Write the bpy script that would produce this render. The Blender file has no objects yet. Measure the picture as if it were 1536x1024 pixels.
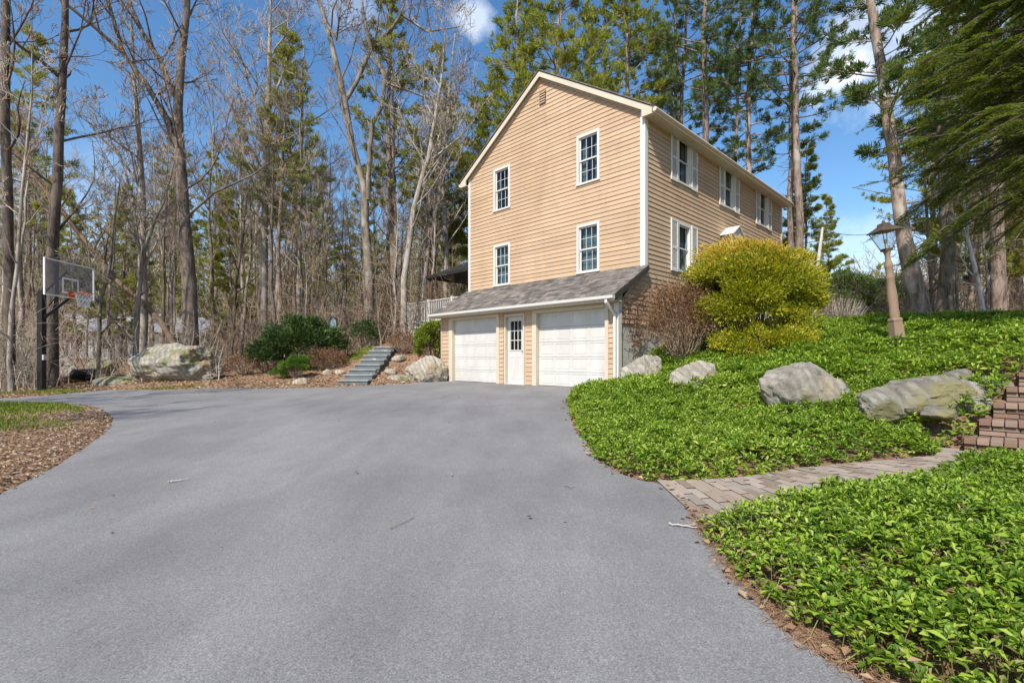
import bpy, math, random
import numpy as np
from mathutils import Vector, Matrix
sc = bpy.context.scene
COL = sc.collection
R_ = math.radians
CZ = 1.30            # eye height in world z
F = 740.0; CX = 768.0; HY = 537.0   # lens in photograph pixels, horizon row

def Dr(x, y):
    """paved surface height relative to the eye"""
    x = np.clip(x, -22, 14); y = np.clip(y, -6, 26)
    t = np.clip(y/11.0, 0, 1); s = t*t*(3-2*t)
    return -1.04+.0184*x+.0165*y-.20*(1-s)
def D(x, y): return Dr(x, y)+CZ
def W(px, py, Y): return Vector(((px-CX)/F*Y, Y, CZ-(py-HY)/F*Y))
def gp(px, py):
    """point of the paved surface under a given sight line"""
    r = (px-CX)/F; k = (py-HY)/F; Y = 8.0
    for _ in range(60):
        Y = .5*Y+.5*(-Dr(r*Y, Y)/k)
    return (r*Y, Y)

# ---------- value noise
def _h(ix, iy, iz, seed):
    n = (ix*374761393+iy*668265263+iz*2147483647+seed*1274126177) & 0xffffffff
    n = ((n ^ (n >> 13))*1274126177) & 0xffffffff
    return ((n ^ (n >> 16)) & 0xffff)/65535.0
def vnoise(p, seed=0):
    p = np.asarray(p, float); i = np.floor(p).astype(np.int64); f = p-i; f = f*f*(3-2*f)
    out = 0
    for dx in (0, 1):
        for dy in (0, 1):
            for dz in (0, 1):
                w = (f[..., 0] if dx else 1-f[..., 0])*(f[..., 1] if dy else 1-f[..., 1])*(f[..., 2] if dz else 1-f[..., 2])
                out = out+w*_h(i[..., 0]+dx, i[..., 1]+dy, i[..., 2]+dz, seed)
    return out*2-1
def fbm(p, seed=0, o=4):
    p = np.asarray(p, float); a = 1; s = 0
    for k in range(o):
        s = s+a*vnoise(p*2**k, seed+k); a *= .5
    return s

# ---------- mesh collector
class MB:
    def __init__(s): s.V = []; s.F = []; s.T = []; s.n = 0
    def add(s, v, quads=None, tris=None):
        v = np.asarray(v, float).reshape(-1, 3)
        if quads is not None and len(quads): s.F.append(np.asarray(quads, np.int64).reshape(-1, 4)+s.n)
        if tris is not None and len(tris): s.T.append(np.asarray(tris, np.int64).reshape(-1, 3)+s.n)
        s.V.append(v); s.n += len(v)
    def box(s, x0, x1, y0, y1, z0, z1, f=None):
        c = [(x, y, z) for z in (z0, z1) for x, y in ((x0, y0), (x1, y0), (x1, y1), (x0, y1))]
        if f: c = [f(*q) for q in c]
        s.add(c, [(0, 3, 2, 1), (4, 5, 6, 7), (0, 1, 5, 4), (1, 2, 6, 5), (2, 3, 7, 6), (3, 0, 4, 7)])
    def prism(s, poly, d):
        """closed polygon (3d points) swept by vector d"""
        n = len(poly); P = [Vector(p) for p in poly]; Q = [p+Vector(d) for p in P]
        base = [tuple(p) for p in P]+[tuple(p) for p in Q]
        c0 = sum(P, Vector())/n; c1 = c0+Vector(d)
        base += [tuple(c0), tuple(c1)]
        q = [(i, (i+1) % n, n+(i+1) % n, n+i) for i in range(n)]
        t = [(2*n, (i+1) % n, i) for i in range(n)]+[(2*n+1, n+i, n+(i+1) % n) for i in range(n)]
        s.add(base, q, t)
    def tubes(s, lines, k=6, cap=False):
        """lines: list of (pts list, radii list)"""
        by = {}
        for p, r in lines: by.setdefault(len(p), []).append((p, r))
        for n, L in by.items():
            P = np.array([[tuple(v) for v in p] for p, r in L], float); Rr = np.array([r for p, r in L], float)
            m = len(L); T = np.zeros_like(P)
            T[:, 1:-1] = P[:, 2:]-P[:, :-2]; T[:, 0] = P[:, 1]-P[:, 0]; T[:, -1] = P[:, -1]-P[:, -2]
            T /= np.linalg.norm(T, axis=2, keepdims=True)+1e-9
            d = P[:, -1]-P[:, 0]; d /= np.linalg.norm(d, axis=1, keepdims=True)+1e-9
            ref = np.where(np.abs(d[:, 2:3]) > .8, np.array([[1., .13, 0]]), np.array([[.1, .05, 1.]]))[:, None, :]
            A = np.cross(T, ref+0*T); A /= np.linalg.norm(A, axis=2, keepdims=True)+1e-9
            B = np.cross(T, A)
            an = np.arange(k)*2*math.pi/k
            v = P[:, :, None, :]+Rr[:, :, None, None]*(A[:, :, None, :]*np.cos(an)[None, None, :, None]+B[:, :, None, :]*np.sin(an)[None, None, :, None])
            idx = np.arange(m*n*k).reshape(m, n, k)
            a = idx[:, :-1, :]; b = np.roll(a, -1, axis=2); c = idx[:, 1:, :]; e = np.roll(c, -1, axis=2)
            q = np.stack([a, c, e, b], -1).reshape(-1, 4)
            if cap and k >= 3:
                tr = []
                for j in range(1, k-1):
                    tr.append(np.stack([idx[:, -1, 0], idx[:, -1, j+1], idx[:, -1, j]], -1))
                    tr.append(np.stack([idx[:, 0, 0], idx[:, 0, j], idx[:, 0, j+1]], -1))
                s.add(v.reshape(-1, 3), q, np.concatenate(tr))
            else: s.add(v.reshape(-1, 3), q)
    def leaves(s, P, Dv, N, L, Wd, fold=.15, kind=1):
        """kind 0: kite quad, 1: folded kite (2 quads), 2: obovate leaf (3 quads)"""
        P = np.asarray(P, float); m = len(P)
        Dv = Dv/(np.linalg.norm(Dv, axis=1, keepdims=True)+1e-9)
        S = np.cross(Dv, N); S /= np.linalg.norm(S, axis=1, keepdims=True)+1e-9
        Nn = np.cross(S, Dv)
        L = (np.zeros(m)+L)[:, None]; Wd = (np.zeros(m)+Wd)[:, None]
        def at(l, w, h): return P+Dv*L*l+S*Wd*w+Nn*L*h
        if kind == 0:
            v = [at(0, 0, 0), at(.5, .5, .03), at(1, 0, -.05), at(.5, -.5, .03)]
            q = [(0, 1, 2, 3)]
        elif kind == 1:
            v = [at(0, 0, 0), at(.55, .5, .06), at(1, 0, -.12), at(.55, -.5, .06), at(.5, 0, .06-fold)]
            q = [(0, 1, 2, 4), (0, 4, 2, 3)]
        else:
            v = [at(0, 0, 0), at(.38, .34, .05), at(.72, .5, .04), at(1, 0, -.14), at(.72, -.5, .04), at(.38, -.34, .05), at(.55, 0, .05-fold)]
            q = [(0, 1, 2, 6), (6, 2, 3, 4), (0, 6, 4, 5)]
        nv = len(v); V = np.stack(v, 1).reshape(-1, 3)
        o = (np.arange(m)*nv)[:, None, None]; Q = (np.array(q)[None]+o).reshape(-1, 4)
        s.add(V, Q)
    def build(s, name, mat, parent=None, smooth=False, **props):
        V = np.concatenate(s.V) if s.V else np.zeros((0, 3))
        Q = np.concatenate(s.F) if s.F else np.zeros((0, 4), np.int64)
        T = np.concatenate(s.T) if s.T else np.zeros((0, 3), np.int64)
        me = bpy.data.meshes.new(name)
        me.vertices.add(len(V)); me.vertices.foreach_set('co', V.astype(np.float32).ravel())
        nl = len(Q)*4+len(T)*3; me.loops.add(nl)
        me.loops.foreach_set('vertex_index', np.concatenate([Q.ravel(), T.ravel()]).astype(np.int32))
        npol = len(Q)+len(T); me.polygons.add(npol)
        st = np.concatenate([np.arange(len(Q))*4, len(Q)*4+np.arange(len(T))*3]).astype(np.int32)
        me.polygons.foreach_set('loop_start', st)
        me.polygons.foreach_set('use_smooth', np.full(npol, bool(smooth)))
        me.update(calc_edges=True)
        if mat: me.materials.append(mat)
        o = bpy.data.objects.new(name, me); COL.objects.link(o)
        if parent is not None: o.parent = parent
        for k, v in props.items():
            if v is not None: o[k] = v
        return o
def thing(name, label, cat, loc=(0, 0, 0), rz=0, group=None, scale=None):
    o = bpy.data.objects.new(name, None); COL.objects.link(o)
    o.empty_display_size = .1
    o.location = loc; o.rotation_euler = (0, 0, rz); o['label'] = label; o['category'] = cat
    if group: o['group'] = group
    if scale: o.scale = scale
    return o
def copy_tree(o, parent=None):
    c = o.copy(); COL.objects.link(c)
    if parent is not None: c.parent = parent
    for ch in list(o.children): copy_tree(ch, c)
    return c
def inpoly(X, Y, poly):
    X = np.asarray(X); Y = np.asarray(Y); ins = np.zeros(X.shape, bool); n = len(poly)
    for i in range(n):
        x0, y0 = poly[i]; x1, y1 = poly[(i+1) % n]
        if y0 == y1: continue
        c = ((y0 > Y) != (y1 > Y)) & (X < (x1-x0)*(Y-y0)/(y1-y0)+x0)
        ins ^= c
    return ins
def dpoly(X, Y, poly, closed=True):
    X = np.asarray(X, float); Y = np.asarray(Y, float); d = np.full(X.shape, 1e9); n = len(poly)
    for i in range(n if closed else n-1):
        ax, ay = poly[i]; bx, by = poly[(i+1) % n]
        vx, vy = bx-ax, by-ay; l = vx*vx+vy*vy+1e-12
        t = np.clip(((X-ax)*vx+(Y-ay)*vy)/l, 0, 1)
        d = np.minimum(d, np.hypot(X-ax-t*vx, Y-ay-t*vy))
    return d

# ---------- materials
class NT:
    def __init__(s, name):
        s.m = bpy.data.materials.new(name); s.m.use_nodes = True; s.t = s.m.node_tree; s.t.nodes.clear()
        s.out = s.t.nodes.new('ShaderNodeOutputMaterial')
    def n(s, typ, **kw):
        nd = s.t.nodes.new('ShaderNode'+typ)
        for k, v in kw.items():
            if k.startswith('_'): setattr(nd, k[1:], v)
            else:
                key = int(k[1:]) if k[0] == 'i' and k[1:].isdigit() else k.replace('__', ' ')
                if isinstance(v, bpy.types.NodeSocket): s.t.links.new(v, nd.inputs[key])
                else: nd.inputs[key].default_value = v
        return nd
    def ramp(s, fac, stops, interp='LINEAR'):
        r = s.t.nodes.new('ShaderNodeValToRGB'); r.color_ramp.interpolation = interp
        e = r.color_ramp.elements
        while len(e) < len(stops): e.new(.5)
        for i, (p, c) in enumerate(stops):
            e[i].position = p; e[i].color = (*c, 1) if len(c) == 3 else c
        s.t.links.new(fac, r.inputs[0]); return r.outputs[0]
    def mix(s, fac, a, b, mode='MIX'):
        x = s.t.nodes.new('ShaderNodeMix'); x.data_type = 'RGBA'; x.blend_type = mode
        for i, v in ((0, fac), (6, a), (7, b)):
            if isinstance(v, bpy.types.NodeSocket): s.t.links.new(v, x.inputs[i])
            else: x.inputs[i].default_value = (*v, 1) if isinstance(v, tuple) and len(v) == 3 else v
        return x.outputs[2]
    def coords(s, scale=(1, 1, 1), kind='Object', rot=(0, 0, 0)):
        tc = s.t.nodes.new('ShaderNodeTexCoord')
        mp = s.n('Mapping', Vector=tc.outputs[kind], Scale=scale, Rotation=rot); return mp.outputs[0]
    def pos(s, scale=(1, 1, 1)):
        g = s.t.nodes.new('ShaderNodeNewGeometry'); return s.n('Mapping', Vector=g.outputs['Position'], Scale=scale).outputs[0]
    def noise(s, vec, scale, detail=4, rough=.55, dist=0):
        return s.n('TexNoise', Vector=vec, Scale=scale, Detail=detail, Roughness=rough, Distortion=dist).outputs[0]
    def math(s, op, a, b=0.0, clamp=False):
        x = s.t.nodes.new('ShaderNodeMath'); x.operation = op; x.use_clamp = clamp
        for i, v in ((0, a), (1, b)):
            if isinstance(v, bpy.types.NodeSocket): s.t.links.new(v, x.inputs[i])
            else: x.inputs[i].default_value = v
        return x.outputs[0]
    def bsdf(s, col, rough=.7, spec=.4, bump=None, bs=.3, bd=.02, metal=0, **kw):
        b = s.t.nodes.new('ShaderNodeBsdfPrincipled')
        for k, v in (('Base Color', col), ('Roughness', rough), ('Specular IOR Level', spec), ('Metallic', metal)):
            if isinstance(v, bpy.types.NodeSocket): s.t.links.new(v, b.inputs[k])
            else: b.inputs[k].default_value = (*v, 1) if isinstance(v, tuple) and len(v) == 3 else v
        for k, v in kw.items(): b.inputs[k.replace('__', ' ')].default_value = v
        if bump is not None:
            bm = s.n('Bump', Height=bump, Strength=bs, Distance=bd); s.t.links.new(bm.outputs[0], b.inputs['Normal'])
        s.t.links.new(b.outputs[0], s.out.inputs[0]); return b
M = {}
def mk(name):
    t = NT(name); M[name] = t.m; return t

def plain(name, col, rough=.6, var=.08, scale=3, spec=.4, bs=.1, metal=0, stretch=(1, 1, 1)):
    t = mk(name); v = t.coords(stretch)
    n = t.noise(v, scale, 5, .6)
    c = t.ramp(n, [(.3, tuple(x*(1-var) for x in col)), (.7, tuple(min(1, x*(1+var)) for x in col))])
    t.bsdf(c, rough, spec, t.noise(v, scale*12, 3), bs, .005, metal)
def leafmat(name, cols, rough=.5, trans=.35, big=.6, spec=.35):
    t = mk(name); g = t.t.nodes.new('ShaderNodeNewGeometry')
    rnd = g.outputs['Random Per Island']
    n = t.noise(t.pos(), big, 2)
    f = t.math('ADD', t.math('MULTIPLY', rnd, .62), t.math('MULTIPLY', n, .5))
    f = t.math('SUBTRACT', f, .06)
    k = len(cols); c = t.ramp(f, [(.12+.76*i/(k-1), cols[i]) for i in range(k)])
    b = t.bsdf(c, rough, spec)
    tr = t.n('BsdfTranslucent', Color=t.mix(1.0, c, (1.0, 1.0, .55), 'MULTIPLY'))
    mx = t.n('MixShader', i0=trans, i1=b.outputs[0], i2=tr.outputs[0]); t.t.links.new(mx.outputs[0], t.out.inputs[0])
def barkmat(name, dark, light, sc_=6, patch=None, bs=.8):
    t = mk(name); v = t.coords((1, 1, .2)); n = t.noise(v, sc_, 8, .8, .5)
    c = t.ramp(n, [(.38, tuple(x*.7 for x in dark)), (.5, tuple((x+y)/2 for x, y in zip(dark, light))), (.62, light)])
    n2 = t.noise(t.coords(), 1.3, 3)
    c = t.mix(t.ramp(n2, [(.45, (0, 0, 0)), (.7, (.6, .6, .6))]), c, tuple(x*1.25 for x in light))
    if patch: c = t.mix(t.ramp(t.noise(t.coords((1, 1, .5)), 2.1, 4), [(.56, (0, 0, 0)), (.66, (1, 1, 1))]), c, patch)
    oi = t.t.nodes.new('ShaderNodeObjectInfo')
    hs = t.n('HueSaturation', Color=c, Value=t.math('ADD', t.math('MULTIPLY', oi.outputs['Random'], .5), .75))
    t.bsdf(hs.outputs[0], .9, .15, n, bs, .03)
# ================= materials
t = mk('asphalt'); v = t.pos()
n1 = t.noise(v, 120, 4, .85); n2 = t.noise(v, .5, 5, .6); n3 = t.noise(t.pos((1, .35, 1)), 1.6, 5, .65); n4 = t.noise(v, 45, 2, .6)
c = t.ramp(n1, [(.34, (.058, .055, .055)), (.5, (.185, .178, .176)), (.66, (.39, .376, .364))])
c = t.mix(.38, c, t.ramp(n4, [(.3, (.145, .139, .138)), (.7, (.262, .252, .248))]))
c = t.mix(1.0, c, t.ramp(n2, [(.3, (.80, .80, .80)), (.7, (1.15, 1.15, 1.14))]), 'MULTIPLY')
c = t.mix(1.0, c, t.ramp(n3, [(.35, (.88, .88, .88)), (.6, (1.05, 1.05, 1.05))]), 'MULTIPLY')
vo = t.n('TexVoronoi', Vector=v, Scale=26, Randomness=1.0)
c = t.mix(t.math('LESS_THAN', vo.outputs[0], .06), c, (.40, .38, .34))
t.bsdf(c, .85, .3, n1, .5, .004)

t = mk('forest_floor'); v = t.pos()
n1 = t.noise(v, 9, 6, .75); n2 = t.noise(v, .6, 4); n3 = t.noise(v, 40, 3, .7)
c = t.ramp(n1, [(.25, (.07, .04, .024)), (.45, (.20, .12, .07)), (.6, (.33, .21, .13)), (.78, (.48, .34, .23))])
c = t.mix(t.ramp(n3, [(.35, (0, 0, 0)), (.65, (.7, .7, .7))]), c, (.30, .18, .115))
c = t.mix(t.ramp(n2, [(.60, (0, 0, 0)), (.75, (.45, .45, .45))]), c, (.10, .10, .03))
t.bsdf(c, .95, .1, t.noise(v, 22, 5, .8), 1.0, .03)

t = mk('brick'); oi = t.t.nodes.new('ShaderNodeNewGeometry')
c = t.ramp(oi.outputs['Random Per Island'], [(0, (.13, .075, .052)), (.35, (.21, .125, .088)), (.7, (.30, .20, .145)), (1, (.20, .15, .115))])
n = t.noise(t.pos(), 14, 5, .7)
c = t.mix(t.ramp(n, [(.45, (0, 0, 0)), (.75, (.55, .55, .55))]), c, (.20, .165, .125))
t.bsdf(c, .9, .2, t.noise(t.pos(), 60, 4), .5, .004)
t = mk('paver'); oi = t.t.nodes.new('ShaderNodeNewGeometry')
c = t.ramp(oi.outputs['Random Per Island'], [(0, (.20, .15, .11)), (.4, (.29, .23, .175)), (.7, (.36, .29, .23)), (1, (.24, .21, .18))])
n = t.noise(t.pos(), 9, 5, .7)
c = t.mix(t.ramp(n, [(.45, (0, 0, 0)), (.75, (.5, .5, .5))]), c, (.24, .22, .18))
t.bsdf(c, .9, .2, t.noise(t.pos(), 60, 4), .5, .004)
plain('mortar', (.10, .085, .07), .95, .2, 12)
plain('soil', (.09, .055, .035), .95, .4, 8, bs=.6)

t = mk('siding'); v = t.coords()
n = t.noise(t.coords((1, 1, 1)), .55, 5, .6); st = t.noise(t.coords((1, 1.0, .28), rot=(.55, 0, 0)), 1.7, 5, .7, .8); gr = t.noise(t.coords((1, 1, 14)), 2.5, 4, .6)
g_ = t.t.nodes.new('ShaderNodeNewGeometry'); rn = g_.outputs['Random Per Island']
c = t.ramp(n, [(.3, (.465, .325, .205)), (.7, (.54, .39, .26))])
c = t.mix(1.0, c, t.ramp(rn, [(0, (.90, .90, .90)), (1, (1.07, 1.06, 1.05))]), 'MULTIPLY')
c = t.mix(t.ramp(st, [(.50, (0, 0, 0)), (.74, (.38, .38, .38))]), c, (.30, .20, .125))  # brown weather stains, slanted so they also paint in a branch's diagonal shadow
c = t.mix(t.ramp(gr, [(.35, (.25, .25, .25)), (.6, (0, 0, 0))]), c, (.36, .24, .145))
t.bsdf(c, .65, .3, gr, .25, .006)
plain('trim', (.56, .49, .38), .55, .06, 2)
plain('trim_white', (.62, .60, .56), .5, .05, 2)
plain('beige_trim', (.47, .37, .28), .6, .08, 2)
t = mk('garage_door'); v = t.coords((1, 1, .3))
c = t.ramp(t.noise(v, 2.2, 5, .6), [(.35, (.52, .495, .46)), (.65, (.61, .585, .55))])
t.bsdf(c, .45, .4, t.noise(t.coords((1, 1, .06)), 90, 3), .12, .003)
t = mk('shingle')
v = t.coords((1, 1, 1))
bt = t.n('TexNoise', Vector=t.coords((3.2, .9, 3.2)), Scale=3.0, Detail=4.0)
wv = t.noise(t.coords((6.5, 3.2, 6.5)), 2.2, 3, .8)
c = t.ramp(bt.outputs[0], [(.3, (.085, .075, .07)), (.5, (.15, .135, .125)), (.72, (.24, .215, .195))])
c = t.mix(t.ramp(wv, [(.35, (.5, .5, .5)), (.6, (0, 0, 0))]), c, (.09, .08, .075))
gi = t.t.nodes.new('ShaderNodeNewGeometry'); c = t.mix(1.0, c, t.ramp(gi.outputs['Random Per Island'], [(0, (.62, .60, .58)), (.5, (1, 1, 1)), (1, (1.45, 1.38, 1.3))]), 'MULTIPLY')
c = t.mix(t.ramp(t.noise(v, 1.1, 3), [(.5, (0, 0, 0)), (.7, (.5, .5, .5))]), c, (.20, .17, .14))
t.bsdf(c, .95, .15, t.noise(v, 140, 2), .6, .004)
plain('concrete', (.50, .475, .43), .9, .15, 2.5, bs=.3)
plain('dark_metal', (.012, .013, .015), .35, .2, 5)
plain('roof_edge', (.05, .04, .035), .7, .2, 3)
plain('dark_inside', (.02, .022, .026), .9, .2, 2)
plain('vent_dark', (.10, .07, .05), .8, .2, 2)
plain('curtain', (.24, .265, .265), .9, .25, 3, stretch=(9, 9, .4))
plain('curtain_light', (.62, .62, .60), .9, .2, 3, stretch=(9, 9, .4))
plain('deck_wood', (.50, .48, .45), .75, .12, 3)
plain('black_canopy', (.018, .016, .016), .8, .3, 4)
plain('canopy_brown', (.10, .06, .045), .8, .3, 4)
plain('grey_wall', (.42, .44, .47), .7, .08, 1)
plain('grey_roof', (.27, .28, .30), .85, .12, 1)
plain('white_paint', (.78, .77, .75), .5, .05, 2)
plain('blue_paint', (.16, .26, .31), .6, .15, 3)
plain('stone_slab', (.235, .25, .25), .8, .2, 3, bs=.4)
plain('stone_riser', (.13, .14, .14), .85, .2, 3, bs=.4)
plain('lamp_wood', (.27, .18, .12), .75, .22, 4, bs=.3, stretch=(1, 1, .25))
plain('lamp_metal', (.085, .06, .045), .5, .25, 6)
plain('orange_rim', (.62, .10, .04), .5, .1, 4)
plain('net', (.7, .7, .68), .8, .1, 4)
plain('wire', (.03, .03, .03), .6, .1, 4)
plain('dead_wood', (.42, .38, .33), .9, .2, 5, stretch=(1, 1, .2))
plain('vine_stem', (.16, .075, .045), .8, .3, 6)
plain('fallen_bark', (.17, .11, .07), .95, .35, 5, bs=.6)

def glassmat(name, tint, op):
    t = mk(name)
    tr = t.n('BsdfTransparent', Color=(*tint, 1)); gl = t.n('BsdfGlossy', Color=(.9, .93, .95, 1), Roughness=.03)
    lw = t.n('LayerWeight', Blend=.5); fr = t.math('ADD', t.math('MULTIPLY', t.math('POWER', lw.outputs[1], 5.0), .9), .05+op)
    mx = t.n('MixShader', i0=fr, i1=tr.outputs[0], i2=gl.outputs[0])
    t.t.links.new(mx.outputs[0], t.out.inputs[0])
glassmat('window_glass', (.50, .60, .64), .0)
glassmat('lantern_glass', (.85, .87, .88), .04)
t = mk('acrylic')
tr = t.n('BsdfTransparent', Color=(.80, .81, .82, 1)); b = t.t.nodes.new('ShaderNodeBsdfPrincipled'); b.inputs['Base Color'].default_value = (.42, .42, .43, 1); b.inputs['Roughness'].default_value = .3
mx = t.n('MixShader', i0=.20, i1=tr.outputs[0], i2=b.outputs[0]); t.t.links.new(mx.outputs[0], t.out.inputs[0])

def rockmat(name, a, b, c_, lichen=(.30, .30, .24), rust=None, moss=None):
    t = mk(name); v = t.coords(); n = t.noise(v, 2.2, 7, .65, .6); wv = t.n('TexWave', Vector=t.coords(rot=(.5, .35, .2)), Scale=2.2, Distortion=5.0, Detail=4.0).outputs[1]
    c = t.ramp(n, [(.28, a), (.5, b), (.72, c_)])
    c = t.mix(t.ramp(wv, [(.2, (.55, .55, .55)), (.5, (0, 0, 0))]), c, tuple(x*.55 for x in b))
    c = t.mix(t.ramp(t.noise(v, 5, 5, .7), [(.55, (0, 0, 0)), (.65, (.7, .7, .7))]), c, lichen)
    if rust: c = t.mix(t.ramp(t.noise(v, 1.3, 4), [(.54, (0, 0, 0)), (.64, (.75, .75, .75))]), c, rust)
    if moss: c = t.mix(t.ramp(t.noise(v, 1.9, 5), [(.50, (0, 0, 0)), (.60, (.85, .85, .85))]), c, moss)
    t.bsdf(c, .9, .2, t.math('ADD', t.noise(v, 7, 10, .85), t.math('MULTIPLY', wv, .25)), .9, .09)
rockmat('rock_grey', (.24, .215, .175), (.46, .415, .345), (.64, .59, .50), lichen=(.42, .39, .31), rust=(.44, .36, .24))
rockmat('rock_tan', (.26, .22, .165), (.46, .41, .33), (.62, .57, .47), rust=(.36, .27, .15))
rockmat('rock_lichen', (.19, .17, .135), (.42, .39, .32), (.60, .56, .46), lichen=(.36, .35, .28), rust=(.42, .26, .15), moss=(.20, .20, .09))
rockmat('rock_moss', (.16, .145, .11), (.34, .31, .25), (.52, .48, .39), moss=(.34, .30, .13))

leafmat('pachysandra', [(.05, .095, .010), (.12, .215, .018), (.225, .355, .028), (.35, .47, .05), (.54, .60, .15)], .5, .42, .7, .35)
leafmat('pachysandra_dry', [(.10, .11, .03), (.22, .22, .06), (.33, .30, .12), (.30, .21, .11)], .6, .3, 1.2)
leafmat('yellow_leaf', [(.09, .13, .012), (.27, .32, .020), (.50, .48, .035), (.68, .58, .08)], .5, .42, .9)
leafmat('orange_leaf', [(.66, .52, .05), (.76, .50, .09), (.80, .50, .16)], .5, .45, .9)
leafmat('brown_leaf', [(.09, .045, .025), (.20, .10, .055), (.32, .17, .09), (.22, .17, .07)], .7, .2, 1.2)
leafmat('dark_leaf', [(.018, .035, .010), (.035, .07, .015), (.07, .12, .022), (.12, .18, .04)], .45, .2, .8, .5)
leafmat('bright_leaf', [(.05, .10, .015), (.11, .20, .025), (.20, .32, .04)], .5, .3, .9)
leafmat('lime_leaf', [(.10, .14, .02), (.22, .28, .035), (.36, .40, .06)], .5, .35, .9)
leafmat('pine_needle', [(.07, .10, .022), (.22, .27, .045), (.42, .44, .07), (.60, .58, .12)], .6, .42, .22)
leafmat('pine_needle_dark', [(.03, .065, .030), (.09, .16, .055), (.20, .27, .075), (.36, .40, .10)], .6, .35, .22)
leafmat('pine_needle_soft', [(.10, .12, .04), (.26, .29, .09), (.44, .45, .14), (.58, .56, .22)], .6, .48, .22)
leafmat('hemlock_needle', [(.025, .05, .010), (.09, .14, .020), (.20, .25, .035), (.40, .42, .07)], .6, .38, .5)
leafmat('grass_blade', [(.10, .13, .02), (.20, .26, .03), (.32, .38, .05)], .6, .3, 1.2)
leafmat('litter', [(.13, .07, .04), (.26, .15, .085), (.38, .24, .14), (.50, .37, .25)], .85, .15, .8)
leafmat('litter_light', [(.26, .17, .11), (.40, .29, .2), (.52, .41, .31)], .85, .15, .8)
barkmat('bark_dark', (.045, .034, .027), (.19, .15, .12), 8)
barkmat('bark_grey', (.06, .048, .037), (.27, .225, .175), 9, (.30, .28, .23))
barkmat('bark_pale', (.12, .10, .08), (.41, .355, .29), 8, (.42, .39, .34))
barkmat('bark_pine', (.06, .038, .028), (.36, .28, .225), 8, (.42, .37, .32), 1.0)
barkmat('twig', (.17, .135, .10), (.40, .34, .265), 9)
barkmat('twig_brown', (.15, .10, .068), (.38, .285, .20), 9)
barkmat('birch', (.45, .43, .40), (.74, .72, .68), 4, (.22, .20, .18))
# ================= ground
rng = np.random.default_rng(7)
EDGE_R = [gp(*p) for p in ((850, 603), (857, 625), (872, 655), (893, 690), (930, 712), (992, 728), (1042, 768), (1050, 800), (1095, 868), (1175, 950), (1290, 1024))]
ISLE = [gp(*p) for p in ((-420, 900), (-150, 808), (0, 745), (60, 714), (112, 682), (150, 655), (167, 640), (165, 626), (150, 614), (120, 608), (60, 606), (0, 606), (-300, 612))]
GA = R_(44.54); CU, SU = math.cos(GA), math.sin(GA)
HX, HYW = 3.51, 13.05
def hl(u, s): return (HX+CU*u-SU*s, HYW+SU*u+CU*s)     # house-local to world
gR = hl(-1.25, -.05); gL = hl(-1.25, 7.35)
FAR = [gp(*p) for p in ((610, 576), (565, 578), (500, 581), (420, 583), (330, 583), (250, 585), (165, 585), (110, 590), (60, 595), (0, 598), (-300, 603))]
DRIVE = [hl(-1.22, -.3), gR] if False else []
DRIVE = [hl(-1.20, -.3), hl(-1.22, 7.3), hl(-1.6, 7.35)]+FAR+[ISLE[-1]]+ISLE[::-1][1:]+[(-7.5, -6), (2.2, -6), (1.9, -1), (1.55, .8)]+EDGE_R[::-1]+[(2.0, 10.6)]
# brick walk
PU = [gp(*p) for p in ((985, 724), (1100, 721), (1200, 705), (1300, 696), (1400, 687))]+[(4.55, 5.25)]
PL = [(1.28, 3.18), (2.1, 3.52), (2.9, 3.84), (3.7, 4.16), (4.5, 4.40), (5.3, 4.52)]
PATH = PU+[(5.9, 4.0)]+PL[::-1]
SLATE = gp(527, 578)
ctrl = [(6.3, 8, .90), (8, 12, 1.30), (5.4, 11, .84), (4, 11, .62), (3.0, 11.3, .33), (3.24, 8.7, .22), (3.85, 6.6, .22), (4.5, 5.8, .22),
        (5.2, 8, .60), (5.6, 6.4, .60), (7, 6.5, .92), (9, 9, 1.10), (12, 12, 1.36), (15, 20, 1.5), (20, 10, 1.5), (12, 20, 1.6), (7, 14, 1.3), (6.5, 4.0, .3), (8, 3, .5), (4.5, 9.5, .55),
        (3, 2.5, .06), (4, 3.3, .06), (5, 2, .12), (6, 0, .1), (2.6, 10, .12), (2.2, 7.5, .03), (2.2, 5.5, .02),
        (0, 8, 0), (0, 3, 0), (-4, 6, 0), (-3, 12, 0), (-8, 12, 0), (-5, 2, 0), (-9, 5, 0), (-14, 13, 0), (-18, 10, 0),
        (-3.4, 17.9, .30), (-3.0, 19.2, .8), (-4.2, 19, .85), (-5.1, 20.4, 1.38), (-4.5, 21.5, 1.45), (-5.3, 18, .60), (-6.6, 18, .40), (-8, 17, .16), (-8, 22, .8), (-8, 30, 1.1),
        (-11.4, 17, .22), (-13, 17, .12), (-15, 21, .3), (-15, 30, .7), (-20, 18, .1), (-25, 30, .6), (-20, 45, 1.1), (0, 45, 1.5), (-45, 45, 1.0), (25, 35, 1.9), (2, 30, 1.5), (-1, 22, 1.4), (-40, 20, .2), (-30, 5, 0),
        (0, 80, 1.6), (-70, 80, 1.4), (60, 80, 2.2), (50, 20, 2.0), (-8, -8, 0), (8, -8, .2), (4, -3, .05), (-60, 0, .2), (30, 0, 1.2)]
cp = np.array(ctrl)
def tps(r): r = np.maximum(r, 1e-6); return r*r*np.log(r)
def _fit():
    n = len(cp); A = np.zeros((n+3, n+3)); d = np.hypot(cp[:, None, 0]-cp[None, :, 0], cp[:, None, 1]-cp[None, :, 1])
    A[:n, :n] = tps(d)+np.eye(n)*.3; P = np.c_[np.ones(n), cp[:, :2]]; A[:n, n:] = P; A[n:, :n] = P.T
    return np.linalg.solve(A, np.r_[cp[:, 2], 0, 0, 0])
wts = _fit()
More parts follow.
